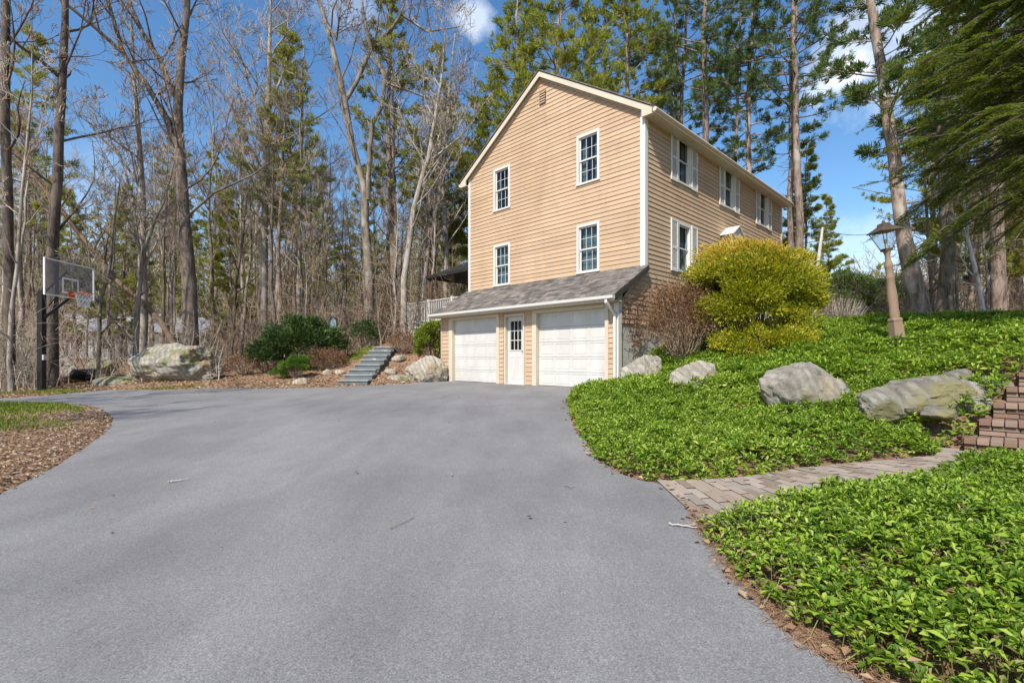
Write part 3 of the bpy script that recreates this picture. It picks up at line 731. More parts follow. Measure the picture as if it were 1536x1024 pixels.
def casing(a0, a1, zt, wl, wr, wt, mat, o=.035, name='door_casing'):
    m = MB(); m.box(a0-wl, a0, 0, o, -.02, zt, ff); m.box(a1, a1+wr, 0, o, -.02, zt, ff); m.box(a0-wl, a1+wr, 0, o+.003, zt, zt+wt, ff)
    m.box(a0-.015, a0, -.16, 0, -.02, zt, ff); m.box(a1, a1+.015, -.16, 0, -.02, zt, ff); m.box(a0, a1, -.16, -.001, zt, zt+.015, ff)
    m.build(name, mat, house)
casing(D1[0], D1[1], DT, .10, .16, .09, M['trim']); casing(D2[0], D2[1], DT, .12, .19, .09, M['trim']); casing(DE[0], DE[1], DT-.03, .055, .055, .07, M['trim'], .03)
def garage_door(a0, a1):
    m = MB(); nrow = 5; ncol = 4; hh = DT/nrow; o = -.10
    for r_ in range(nrow):
        z0 = r_*hh+.004; z1 = (r_+1)*hh-.004
        m.box(a0+.004, a1-.004, o-.03, o-.008, z0, z1, ff)                     # recessed field
        st = .055
        w = (a1-a0)/ncol
        for c in range(ncol+1):
            x = a0+c*w; m.box(max(a0+.004, x-st/2 if 0 < c < ncol else x-st), min(a1-.004, x+st/2 if 0 < c < ncol else x+st), o-.008, o, z0, z1, ff)
        m.box(a0+.004, a1-.004, o-.008, o+.0005, z0, z0+st, ff); m.box(a0+.004, a1-.004, o-.008, o+.0005, z1-st, z1, ff)
        for c in range(ncol):                                                   # raised centre
            x = a0+c*w; m.box(x+st+.015, x+w-st-.015, o-.008, o-.002, z0+st+.025, z1-st-.025, ff)
    dd = m.build('garage_door', M['garage_door'], house)
    k = MB(); k.box(a0+.01, a1-.01, o-.02, o+.006, -.012, .02, ff); k.build('bottom_seal', M['dark_metal'], dd)
    k = MB(); k.box(a0, a1, o-.1, o-.05, -.02, DT, ff); k.build('door_backing', M['dark_inside'], dd)
garage_door(*D1); garage_door(*D2)
# entry door with nine lights
a0, a1 = DE; m = MB(); o = -.07; zt = DT-.035
gz0, gz1, ga0, ga1 = 1.04, 1.90, a0+.15, a1-.13
for b in ((a0+.004, ga0, .01, zt), (ga1, a1-.004, .01, zt), (ga0, ga1, .01, gz0), (ga0, ga1, gz1, zt)): m.box(b[0], b[1], o-.04, o, b[2], b[3], ff)
m.box(ga0-.03, ga1+.03, o, o+.012, gz0-.03, gz0, ff); m.box(ga0-.03, ga1+.03, o, o+.012, gz1, gz1+.03, ff); m.box(ga0-.03, ga0, o, o+.012, gz0, gz1, ff); m.box(ga1, ga1+.03, o, o+.012, gz0, gz1, ff)
for i in (1, 2):
    x = ga0+(ga1-ga0)*i/3; m.box(x-.012, x+.012, o-.02, o-.002, gz0, gz1, ff); z = gz0+(gz1-gz0)*i/3; m.box(ga0, ga1, o-.021, o-.003, z-.012, z+.012, ff)
for x0, x1 in ((a0+.12, (a0+a1)/2-.04), ((a0+a1)/2+.04, a1-.12)):
    for t0, t1, oo in ((.18, .84, .006),):
        m.box(x0, x1, o, o+oo, t0, t0+.02, ff); m.box(x0, x1, o, o+oo, t1-.02, t1, ff); m.box(x0, x0+.02, o, o+oo, t0+.02, t1-.02, ff); m.box(x1-.02, x1, o, o+oo, t0+.02, t1-.02, ff)
ed = m.build('entry_door', M['garage_door'], house)
m = MB(); m.add([ff(ga0, o-.012, gz0), ff(ga1, o-.012, gz0), ff(ga1, o-.012, gz1), ff(ga0, o-.012, gz1)], [(0, 1, 2, 3)]); m.build('pane', M['window_glass'], ed)
m = MB(); m.box(a0, a1, o-.3, o-.28, 0, zt, ff); m.build('dark_room', M['dark_inside'], ed)
m = MB(); m.tubes([([Vector(ff(a0+.065, o, .98)), Vector(ff(a0+.065, o+.035, .98)), Vector(ff(a0+.065, o+.06, .98))], [.012, .03, .022])], 8, True); m.build('handle', M['lamp_metal'], ed, smooth=True)
m = MB(); m.box(a0-.05, a1+.05, -.1, .05, -.05, .012, ff); m.build('door_sill', M['concrete'], house)
# corner boards of the garage + downspout
m = MB(); m.box(-.002, .10, 0, .032, -.1, 2.17, ff); m.box(-1.284, -1.13, -.03, -.002, -.1, 2.2); m.build('corner_board', M['trim_white'], house)
m = MB(); m.box(Wd-.06, Wd+.002, 0, .032, -.1, 2.17, ff); m.build('corner_board', M['beige_trim'], house)
m = MB()
def sq(pts, w, d):
    for p, q in zip(pts[:-1], pts[1:]):
        p = Vector(p); q = Vector(q); t = (q-p).normalized(); s = Vector((0, 1, 0)); n_ = t.cross(s).normalized(); p2 = p-t*.01; q2 = q+t*.01
        c = [x+s*(w*i)+n_*(d*j) for x in (p2, q2) for i, j in ((-1, -1), (1, -1), (1, 1), (-1, 1))]
        m.add([tuple(v) for v in c], [(0, 3, 2, 1), (4, 5, 6, 7), (0, 1, 5, 4), (1, 2, 6, 5), (2, 3, 7, 6), (3, 0, 4, 7)])
sq([(-GO-.06, .06, ge-.08), (-GO-.06, .06, ge-.16), (-1.25-.075, .045, ge-.42), (-1.25-.075, .045, .10), (-1.25-.18, .045, .02)], .034, .026); m.build('downspout', M['trim_white'], house)
# second downspout far corner of the main eave (left) and hood over the side door
m = MB()
hp = [(4.62, 0, 4.80), (5.92, 0, 4.80), (5.27, 0, 5.32)]
def fhood(y): return y
m.prism([(4.82, -.40, 4.86), (5.72, -.40, 4.86), (5.27, -.40, 5.14)], (0, .06, 0)); m.prism([(4.76, -.46, 4.83), (5.27, -.46, 5.16), (5.27, -.46, 5.20), (4.70, -.46, 4.85)], (0, .46, 0)); m.prism([(5.78, -.46, 4.83), (5.27, -.46, 5.162), (5.27, -.46, 5.202), (5.84, -.46, 4.85)], (0, .46, 0))
m.box(4.82, 5.72, -.41, -.03, 4.78, 4.86); hd = m.build('door_hood', M['trim_white'], house)
for x in (4.86, 5.60):
    m = MB(); m.box(x, x+.08, -.39, -.31, 2.58, 4.78); m.build('hood_post', M['trim_white'], hd)
m = MB(); m.box(4.85, 5.72, -.06, -.028, 2.6, 4.7); m.build('front_door', M['trim_white'], house)
m = MB(); m.box(4.4, 6.2, -1.1, -.03, 1.0, 2.58); m.build('door_stoop', M['concrete'], house)

# climbing vine over the lower side wall
vine = thing('climbing_vine', 'leafless reddish brown vine climbing the garage side wall below the roof edge', 'vine', (HX, HYW, ZB), GA)
rr = random.Random(44); L = []; LP = []
for i in range(20):
    x = rr.uniform(-1.0, 1.5); z = rr.uniform(.9, 1.6); d = rr.uniform(.9, 2.2); pts = []
    for j in range(12):
        pts.append(Vector((x, -.035-.05*abs(math.sin(j*1.3+i)), z))); d += rr.gauss(0, .45); d = min(max(d, .0), 3.1); st_l = rr.uniform(.10, .2); x += math.cos(d)*st_l; z += abs(math.sin(d))*st_l
        zt_ = 3.22-.60*max(0, -x)-.18
        if z > min(zt_, 3.5) or x < -1.2: break
    while len(pts) < 3: pts.append(pts[-1]+Vector((.03, 0, .05)))
    L.append((pts, [.008*(1-.5*q/len(pts)) for q in range(len(pts))]))
    for p in pts[1:]:
        for _ in range(3):
            e = p+Vector((rr.gauss(0, .14), -rr.uniform(.0, .10), rr.gauss(.02, .10)))
            if e.z < min(3.22-.60*max(0, -e.x)-.12, 3.6): L.append(([p, p.lerp(e, .5)+Vector((0, 0, .02)), e], [.004, .0035, .003])); (LP.append(e) if rr.random() < .4 else None)
m = MB(); m.tubes(L, 4); m.build('stems', M['vine_stem'], vine)
rgv = np.random.default_rng(4); P = np.array([tuple(p) for p in LP]); P = np.repeat(P, 1, 0)+rgv.normal(size=(len(P), 3))*.04; P[:, 1] = -np.abs(P[:, 1])-.02
m = MB(); m.leaves(P, rgv.normal(size=P.shape), rgv.normal(size=P.shape), .05, .028, .1, 1); m.build('dry_leaves', M['brown_leaf'], vine)

# ---- deck to the left of the house
DZ = 2.27
deck = thing('deck', 'weathered grey wooden deck with baluster railing at the left of the house', 'deck', (HX, HYW, ZB), GA)
m = MB(); m.box(.45, 5.5, Wd+.05, Wd+4.8, DZ-.20, DZ-.03); 
for k in range(38): m.box(.42+k*.134, .42+k*.134+.128, Wd+.04, Wd+4.83, DZ-.029, DZ); 
m.build('deck_floor', M['deck_wood'], deck)
for a in (Wd+4.72, Wd+2.6, Wd+.6):
    for x in (.5, 5.3): m = MB(); m.box(x, x+.1, a-.05, a+.05, -.2, DZ-.2); m.build('support_post', M['deck_wood'], deck)
m = MB(); 
m.box(.44, .47, Wd+.1, Wd+4.8, DZ-.62, DZ-.24)
k = 0
m.build('skirt', M['deck_wood'], deck)
m = MB(); m.box(.42, .50, Wd+.1, Wd+4.8, DZ+.90, DZ+.94); m.box(.44, .48, Wd+.1, Wd+4.8, DZ+.08, DZ+.13); m.box(.42, 5.5, Wd+4.74, Wd+4.82, DZ+.90, DZ+.94); m.box(.44, 5.5, Wd+4.76, Wd+4.80, DZ+.08, DZ+.13)
y = Wd+.12
while y < Wd+4.75: m.box(.45, .475, y, y+.035, DZ+.1, DZ+.9); y += .125
x = .55
while x < 5.4: m.box(x, x+.035, Wd+4.765, Wd+4.79, DZ+.1, DZ+.9); x += .125
for y in (Wd+4.78, Wd+3.2, Wd+1.6): m.box(.41, .51, y-.05, y+.05, DZ, DZ+1.0)
m.build('railing', M['deck_wood'], deck)
gz = thing('gazebo', 'black canopy gazebo standing on the deck behind the left house corner', 'gazebo', (HX+CU*2.6-SU*(Wd+2.0), HYW+SU*2.6+CU*(Wd+2.0), ZB+DZ), GA)
m = MB(); m.add([(-1.9, -1.75, 2.05), (1.9, -1.75, 2.05), (1.9, 1.75, 2.05), (-1.9, 1.75, 2.05), (-.5, -.4, 2.75), (.5, -.4, 2.75), (.5, .4, 2.75), (-.5, .4, 2.75)], [(0, 1, 5, 4), (1, 2, 6, 5), (2, 3, 7, 6), (3, 0, 4, 7), (4, 5, 6, 7), (0, 3, 2, 1)]); m.build('canopy', M['black_canopy'], gz)
m = MB()
for sx in (-1, 1):
    m.box(sx*1.92-.012, sx*1.92+.012, -1.77, 1.77, 1.95, 2.07)
for sy in (-1, 1): m.box(-1.93, 1.93, sy*1.77-.012, sy*1.77+.012, 1.95, 2.07)
m.build('valance', M['black_canopy'], gz)
for sx in (-1, 1):
    for sy in (-1, 1):
        m = MB(); m.box(sx*1.8-.045, sx*1.8+.045, sy*1.65-.045, sy*1.65+.045, 0, 2.04); m.build('post', M['canopy_brown'], gz)
for sy in (-1, 1):
    m = MB(); n = 14; v = []
    for i in range(n+1):
        x = -1.8+.02*math.sin(i*2); yy = sy*(1.55-.02*i+.02*math.sin(i*1.7)); w = .22-.16*math.sin(math.pi*i/n)
        v += [(-1.82+.03*math.sin(i), sy*1.6-sy*w*0, 2.0-2.0*i/n), (-1.82-.02, sy*(1.6-w-.05), 2.0-2.0*i/n)]
    m.add(v, [(2*i, 2*i+2, 2*i+3, 2*i+1) for i in range(n)]); m.build('side_curtain', M['canopy_brown'], gz)

# ================= neighbour's house
nb = thing('neighbour_house', 'low grey house with pale roof and porch far behind the trees at left', 'house', (W(205, 537, 44).x, 44, H1(-34, 44)-.1), .10)
m = MB()
for b in ((-8, 0, 0, 6, 0, 2.5), (0, 6.2, -1.5, 5, 0, 2.4)): m.box(*b)
m.build('wall', M['grey_wall'], nb)
m = MB(); m.prism([(-8.5, -.6, 2.4), (-8.5, 3, 4.3), (-8.5, 6.6, 2.4)], (9, 0, 0)); m.prism([(-.2, -2.3, 2.3), (-.2, 1.8, 3.9), (-.2, 5.4, 2.3)], (7, 0, 0)); m.build('roof', M['grey_roof'], nb)
for x in (-7, -4.9, -2.8, -.9):
    m = MB(); m.box(x-.55, x+.55, -.06, 0, .8, 2.1); w = m.build('window', M['white_paint'], nb); m = MB(); m.box(x-.45, x+.45, -.07, -.061, .9, 2.0); m.build('pane', M['dark_inside'], w)
for x in (1.3, 4.6):
    m = MB(); m.box(x-.6, x+.6, -1.56, -1.5, .8, 2.0); w = m.build('window', M['white_paint'], nb); m = MB(); m.box(x-.5, x+.5, -1.57, -1.561, .9, 1.9); m.build('pane', M['dark_inside'], w)
m = MB(); m.box(2.4, 3.4, -1.55, -1.5, 0, 2.1); m.build('door', M['white_paint'], nb)
for x in (-8.2, -6, -3.8, -1.7):
    m = MB(); m.box(x-.07, x+.07, -.55, -.41, 0, 2.4); m.build('porch_post', M['white_paint'], nb)

# ================= basketball hoop
hp = thing('basketball_hoop', 'basketball hoop with clear backboard and black post at the left edge of the driveway', 'basketball hoop', (-14.3, 15.0, float(D(-14.3, 15.0))-.02))
m = MB(); m.box(-.075, .075, -.075, .075, -.1, 3.12); m.build('pole', M['dark_metal'], hp)
m = MB(); m.box(.076, .12, -.07, .10, 1.02, 1.18); m.build('crank_box', M['concrete'], hp)
def seg(m, p, q, w=.04, k=4): m.tubes([([Vector(p), Vector(q)], [w, w])], k, True)
m = MB(); seg(m, (.05, 0, 2.28), (.80, .06, 2.92), .05); seg(m, (0, 0, 3.0), (.78, .0, 3.70), .035); seg(m, (-.05, 0, 2.8), (.1, 0, 3.1), .05); seg(m, (.05, 0, 2.45), (.78, .08, 3.5), .02); m.build('arm', M['dark_metal'], hp)
bb = thing('bb', 'x', 'x'); bpy.data.objects.remove(bb)
bx0, bx1 = (.90, -.88), (.76, .98)      # board line in plan: (x,y) near / far end
def fb(a, o, z): # a 0..1.87 along the board, o out towards the drive
    L = 1.87; tx = (bx1[0]-bx0[0])/L; ty = (bx1[1]-bx0[1])/L; return (bx0[0]+tx*a+ty*o, bx0[1]+ty*a-tx*o, z)
b0, b1 = 2.90, 3.97
m = MB(); m.box(.03, 1.84, -.006, .006, b0+.03, b1-.03, fb); m.build('backboard', M['acrylic'], hp)
m = MB(); q = .035
m.box(0, q, -.02, .02, b0, b1, fb); m.box(1.87-q, 1.87, -.02, .02, b0, b1, fb); m.box(q, 1.87-q, -.02, .02, b0, b0+q, fb); m.box(q, 1.87-q, -.02, .02, b1-q, b1, fb); m.build('board_frame', M['white_paint'], hp)
m = MB(); c0, c1, d0, d1 = .63, 1.24, b0+.13, b0+.60; q = .05
m.box(c0, c0+q, .0065, .010, d0, d1, fb); m.box(c1-q, c1, .0065, .010, d0, d1, fb); m.box(c0+q, c1-q, .0065, .010, d1-q, d1, fb); m.box(c0+q, c1-q, .0065, .010, d0, d0+q, fb); m.build('target_square', M['white_paint'], hp)
m = MB(); cR = Vector(fb(.935, .38, 3.05)); ring = [cR+Vector((.228*math.cos(a), .228*math.sin(a), 0)) for a in np.linspace(0, 2*math.pi, 25)]; m.tubes([(ring, [.011]*25)], 6)
m.box(.83, 1.04, .006, .03, 2.93, 3.08, fb); m.box(.88, .99, .03, .16, 3.0, 3.04, fb); m.build('rim', M['orange_rim'], hp)
m = MB(); L = []
for i in range(12):
    for s_ in (1, -1):
        pts = []
        for j in range(7):
            r_ = .225-.09*(j/6)**.6; a = i*math.pi/6+s_*j*.26; pts.append(cR+Vector((r_*math.cos(a), r_*math.sin(a), -.42*j/6)))
        L.append((pts, [.006]*7))
m.tubes(L, 3); m.build('net', M['net'], hp)

# ================= lamp post (leans a little)
lp = W(1350, 531, 8.0); lamp = thing('lamp_post', 'carved brown wooden lamp post with glass lantern leaning in the ground cover', 'lamp post', (lp.x, lp.y, lp.z-.12))
lamp.rotation_euler = (0, R_(-6.8), 0)
def lathe(m, prof, k=14, z0=0):
    v = []; n = len(prof)
    for r_, z in prof: v += [(r_*math.cos(2*math.pi*i/k), r_*math.sin(2*math.pi*i/k), z+z0) for i in range(k)]
    q = [(j*k+i, j*k+(i+1) % k, (j+1)*k+(i+1) % k, (j+1)*k+i) for j in range(n-1) for i in range(k)]; m.add(v, q)
m = MB(); h = .098
v = []
for r_, z in ((.116, -.2), (.108, 0), (.078, .66), (.084, .67), (.084, .70), (.070, .71)):
    v += [(r_*sx*.9, r_*sy*.9, z) for sx, sy in ((-1, -1), (1, -1), (1, 1), (-1, 1))]
m.add(v, [(4*j+i, 4*j+(i+1) % 4, 4*j+4+(i+1) % 4, 4*j+4+i) for j in range(5) for i in range(4)])
o = m.build('base_post', M['lamp_wood'], lamp); bv = o.modifiers.new('b', 'BEVEL'); bv.width = .012
m = MB(); lathe(m, [(.070, .70), (.072, .78), (.066, .86), (.072, 1.0), (.070, 1.1), (.062, 1.22), (.058, 1.32), (.066, 1.36), (.066, 1.38), (.052, 1.41), (.052, 1.50), (.060, 1.54), (.062, 1.57), (.050, 1.60), (.040, 1.66), (.038, 1.74), (.052, 1.78), (.056, 1.80), (.04, 1.82), (.0, 1.82)]); m.build('turned_post', M['lamp_wood'], lamp, smooth=True)
m = MB()
bz, tz, rb, rt = 1.84, 2.12, .085, .20
for sx, sy in ((-1, -1), (1, -1), (1, 1), (-1, 1)): seg(m, (sx*rb*.7, sy*rb*.7, bz), (sx*rt*.74, sy*rt*.74, tz), .0085, 4)
v = []
for r_, z in ((.07, 1.80), (.075, 1.84), (.06, 1.845)): v += [(r_*sx*.85, r_*sy*.85, z) for sx, sy in ((-1, -1), (1, -1), (1, 1), (-1, 1))]
m.add(v, [(4*j+i, 4*j+(i+1) % 4, 4*j+4+(i+1) % 4, 4*j+4+i) for j in range(2) for i in range(4)]+[(8, 9, 10, 11)])
m.build('lantern_frame', M['lamp_metal'], lamp)
m = MB(); v = []
for r_, z in ((.218, 2.115), (.218, 2.127), (.10, 2.20), (.085, 2.215), (.075, 2.25), (.0, 2.27)): v += [(r_*sx*.8, r_*sy*.8, z) for sx, sy in ((-1, -1), (1, -1), (1, 1), (-1, 1))]
m.add(v, [(3, 2, 1, 0)]+[(4*j+i, 4*j+(i+1) % 4, 4*j+4+(i+1) % 4, 4*j+4+i) for j in range(5) for i in range(4)]); lathe(m, [(.02, 2.255), (.024, 2.28), (.012, 2.30), (.0, 2.325)], 8); m.build('lantern_roof', M['lamp_metal'], lamp)
m = MB(); q = []
cs = [(-1, -1), (1, -1), (1, 1), (-1, 1)]
for i in range(4):
    (ax, ay), (bx_, by_) = cs[i], cs[(i+1) % 4]; m.add([(ax*rb*.68, ay*rb*.68, bz), (bx_*rb*.68, by_*rb*.68, bz), (bx_*rt*.72, by_*rt*.72, tz), (ax*rt*.72, ay*rt*.72, tz)], [(0, 1, 2, 3)])
m.build('lantern_glass', M['lantern_glass'], lamp)
m = MB(); lathe(m, [(.018, 1.845), (.018, 1.93), (.024, 1.94), (.02, 1.99), (.0, 2.0)], 8); m.build('candle_bulb', M['trim_white'], lamp, smooth=True)

# ================= small things
p = W(501, 508, 21); bh = thing('birdhouse', 'small blue grey birdhouse on a wooden post behind the dark shrub', 'birdhouse', (p.x, p.y, p.z-.3))
m = MB(); m.box(-.05, .05, -.05, .05, -.6, .75); m.build('post', M['lamp_wood'], bh)
m = MB(); m.box(-.13, .13, -.12, .12, .75, 1.08); m.prism([(-.13, -.12, 1.08), (.13, -.12, 1.08), (0, -.12, 1.20)], (0, .24, 0)); m.build('box', M['blue_paint'], bh)
m = MB(); m.prism([(-.18, -.16, 1.065), (0, -.16, 1.215), (0, -.16, 1.235), (-.19, -.16, 1.08)], (0, .34, 0)); m.prism([(.18, -.16, 1.065), (0, -.16, 1.216), (0, -.16, 1.236), (.19, -.16, 1.08)], (0, .34, 0)); m.build('roof', M['dark_metal'], bh)
p = W(126, 562, 17.9); cv = MB(); cv.tubes([([Vector((-.38, 0, .0)), Vector((-.36, 0, .0)), Vector((.36, .1, .02)), Vector((.38, .1, .02))], [.17, .20, .20, .17])], 12, True)
for i in range(12): cv.tubes([([Vector((-.34+i*.06, .008*i, .0)), Vector((-.31+i*.06, .008*i, .0))], [.21, .21])], 12, True)
o = cv.build('culvert_pipe', M['dark_metal'], None, label='black plastic drain pipe lying between greenish rock and mossy mound', category='pipe'); o.location = p
def stick(name, a, b, r_, label, mat='dead_wood', bend=.03, group=None):
    a = Vector(a); b = Vector(b); rr = random.Random(hash(name) % 7 or int(a.x*100)); n = 6; pts = []
    for i in range(n+1):
        q = a.lerp(b, i/n); q.x += rr.uniform(-1, 1)*bend*(b-a).length; q.z = float(D(q.x, q.y))+.02+r_*.5+rr.uniform(0, .01); pts.append(q)
    m = MB(); m.tubes([(pts, [r_*(1-.5*i/n) for i in range(n+1)])], 6, True)
    f1 = pts[3]; m.tubes([([f1, f1+(b-a).normalized()*.08+Vector((.02, .04, .01))], [r_*.6, r_*.3])], 5)
    m.build(name, M[mat], None, label=label, category='twig', group=group)
def gpp(x, y): q = gp(x, y); return (q[0], q[1], 0)
stick('twig', gpp(252, 727), gpp(272, 724), .009, 'pale short twig on the asphalt at left centre', group='twigs fallen on the driveway')
stick('twig', gpp(583, 799), gpp(622, 780), .003, 'very thin long dark twig on the middle of the driveway', 'twig_brown', group='twigs fallen on the driveway')
stick('twig', gpp(1002, 791), gpp(1046, 797), .007, 'pale stick poking from the ground cover onto the asphalt edge', group='twigs fallen on the driveway')
stick('twig', gpp(846, 731), gpp(858, 736), .004, 'tiny brown twig on the asphalt near the rounded planting bed', 'twig_brown', group='twigs fallen on the driveway')
# ================= vegetation
def unit(n, rg, m=None):
    v = rg.normal(size=(n, 3)); return v/np.linalg.norm(v, axis=1, keepdims=True)
def pts_in(poly, dens, rg):
    P = np.array(poly); x0, y0 = P.min(0); x1, y1 = P.max(0); n = int((x1-x0)*(y1-y0)*dens)
    x = rg.uniform(x0, x1, n); y = rg.uniform(y0, y1, n); k = inpoly(x, y, poly); return x[k], y[k]
# ---- ground cover beds (whorls of leaves on short stems)
UP = np.array([0, 0, 1.])
def pachy(name, x, y, rg, big, nleaf, lk, mat, hbase=.10, hvar=.09, edge=None, **kw):
    n = len(x); g = H(x, y)
    lump = fbm(np.stack([x*1.3, y*1.3, x*0], -1), 31, 3); lump2 = vnoise(np.stack([x*4.5, y*4.5, x*0], -1), 77)
    h = hbase+hvar*(.5+.45*lump+.30*lump2+rg.uniform(-.35, .35, n)); h = h if edge is None else h*np.clip(edge/.22, .12, 1); h = np.maximum(h, .012)
    c = np.stack([x, y, g+h], -1); tilt = rg.normal(size=(n, 3))*.22; ax = UP+tilt; ax /= np.linalg.norm(ax, axis=1, keepdims=True)
    m = MB(); a0 = rg.uniform(0, 6.28, n); s = big*rg.uniform(.7, 1.25, n)
    for j in range(nleaf):
        inner = j >= nleaf*.6
        a = a0+j*2.399+rg.uniform(-.25, .25, n); el = rg.uniform(.75, 1.15, n) if inner else rg.uniform(-.12, .5, n)
        e = np.stack([np.cos(a)*np.cos(el), np.sin(a)*np.cos(el), np.sin(el)], -1)+tilt*.6; e /= np.linalg.norm(e, axis=1, keepdims=True)
        L = s*rg.uniform(.75, 1.1, n)*(.72 if inner else 1.0)
        nn = ax+rg.normal(size=(n, 3))*.2
        m.leaves(c-ax*(0 if inner else .018)+rg.normal(size=(n, 3))*.006, e, nn, L, L*rg.uniform(.38, .52, n), .12, lk)
    o = m.build(name, M[mat], None, **kw)
    return c, ax, g
def free(x, y):
    k = np.ones(len(x), bool)
    for rx, ry, rr_ in ROCKS: k &= np.hypot(x-rx, (y-ry)*1.35) > rr_*.80
    u = (x-HX)*CU+(y-HYW)*SU; s = -(x-HX)*SU+(y-HYW)*CU
    k &= ~((u > -1.36) & (s > -.08) & (u < 11.2) & (s < 8))
    a = (x-4.62)*u2[0]+(y-5.08)*u2[1]; b = (x-4.62)*s2[0]+(y-5.08)*s2[1]
    k &= ~((a > -.02) & (a < 2.3) & (b > -.02+.28*a) & (b < 2.4))
    k &= np.hypot(x-lp.x, y-lp.y) > .16
    k &= ~(inpoly(x, y, PATH) & (dpoly(x, y, PATH) > .07))
    return k
rg = np.random.default_rng(11)
LOW = EDGE_R[:6]+PU[1:]+[(4.62, 5.2), (6.5, 7.1), (9.5, 7.2), (13, 9), (15, 13), (13, 18), (9.5, 16.5), (4.2, 13.2), (2.62, 12.05), (1.9, 11.5)]
def bed_noise(x, y): return vnoise(np.stack([x*1.9, y*1.9, x*0+3], -1), 91)
x, y = pts_in(LOW, 560, rg); ed = dpoly(x, y, EDGE_R+PU, False)
d = np.hypot(x, y); k = free(x, y) & (rg.uniform(0, 1, len(x)) < np.clip(8.5/d, .25, 1)) & (ed > -.01+.05*(bed_noise(x, y)+.4)); x, y, ed = x[k], y[k], ed[k]
dd = np.hypot(x, y); nr = dd < 8.5
pachy('ground_cover', x[nr], y[nr], rg, .062, 8, 1, 'pachysandra', .12, .16, edge=ed[nr]+.03, kind='stuff')
pachy('ground_cover', x[~nr], y[~nr], rg, .085, 7, 0, 'pachysandra', .14, .20, edge=ed[~nr]+.05, kind='stuff')
# right: bank between steps and foreground bed, right of the walk
NEAR = EDGE_R[6:]+[(1.55, .8), (1.8, -.3), (5, -.5), (9, 2), (9, 5.5), (6.2, 4.6)]+PL[::-1]
x, y = pts_in(NEAR, 760, rg); edd = dpoly(x, y, EDGE_R[6:]+[(1.55, .8), (1.8, -.3)], False)
k = free(x, y) & (edd > np.clip(.0+(2.6-y)*.09, .0, .17)+.05*bed_noise(x, y)); x, y, edd = x[k], y[k], edd[k]
ede = np.minimum(edd*.8+.03, dpoly(x, y, PL, False)*1.2+.13); dry = rg.uniform(0, 1, len(x)) < np.clip(.30-.35*edd, .05, .3); C, AX, G = pachy('ground_cover', x[~dry], y[~dry], rg, .050, 9, 2, 'pachysandra', .11, .12, edge=ede[~dry], kind='stuff')
pachy('ground_cover', x[dry], y[dry], rg, .055, 6, 2, 'pachysandra_dry', .05, .14, edge=ede[dry], kind='stuff')
# stems seen at the bed's rim
k = (edd[~dry] < .5) | (rg.uniform(0, 1, len(C)) < .12); cc = C[k]; gg = G[k]; L = []
for c_, g_ in zip(cc, gg):
    off = rg.normal(size=2)*.05; L.append(([Vector((c_[0]+off[0], c_[1]+off[1], g_-.01)), Vector((c_[0]+off[0]*.4, c_[1]+off[1]*.4, (g_+c_[2])/2)), Vector(c_)], [.0022, .002, .0016]))
m = MB(); m.tubes(L, 3); m.build('ground_cover_stems', M['pachysandra_dry'], None, kind='stuff')
x, y = pts_in([(4.62, 5.15), (6.5, 7.1), (9.5, 7.2), (13, 9), (16, 9), (12, 3.5), (6.6, 3.6)], 240, rg); k = free(x, y); pachy('ground_cover', x[k], y[k], rg, .10, 7, 0, 'pachysandra', .14, .14, kind='stuff')
# ---- leaf litter
def litter(name, x, y, z, rg, size, mat):
    n = len(x); a = rg.uniform(0, 6.28, n); el = rg.uniform(-.3, .45, n)
    e = np.stack([np.cos(a)*np.cos(el), np.sin(a)*np.cos(el), np.sin(el)], -1); nn = UP+rg.normal(size=(n, 3))*.35
    L = size*rg.uniform(.6, 1.4, n); m = MB(); m.leaves(np.stack([x, y, z+rg.uniform(.002, .03, n)], -1), e, nn, L, L*rg.uniform(.4, .75, n), .2, 1)
    return m.build(name, M[mat], None, kind='stuff')
LW = FAR[::-1]; WOOD = [(-22, 12.5)]+LW[1:]+[(-3.0, 17.6), (-2.6, 19.5), (-3.5, 28), (-34, 30), (-34, 16)]
x, y = pts_in(WOOD, 130, rg); d = dpoly(x, y, LW, False); k = (rg.uniform(0, 1, len(x)) < np.clip(1.6/(d+.6), .12, 1)) & ~((abs(x-SLATE[0]) < .6) & (y > SLATE[1]) & (y < SLATE[1]+3.6)); x, y = x[k], y[k]
lt = rg.uniform(0, 1, len(x)) < .68
litter('leaf_litter', x[~lt], y[~lt], H(x[~lt], y[~lt]), rg, .09, 'litter'); litter('leaf_litter', x[lt], y[lt], H(x[lt], y[lt]), rg, .09, 'litter_light')
# spill onto the asphalt edge
x, y = pts_in([(-22, 11.5)]+[(p[0], p[1]-.35) for p in LW]+[(p[0], p[1]+.3) for p in FAR], 26, rg); litter('leaf_litter', x, y, np.maximum(H(x, y), D(x, y)+.016), rg, .06, 'litter_light')
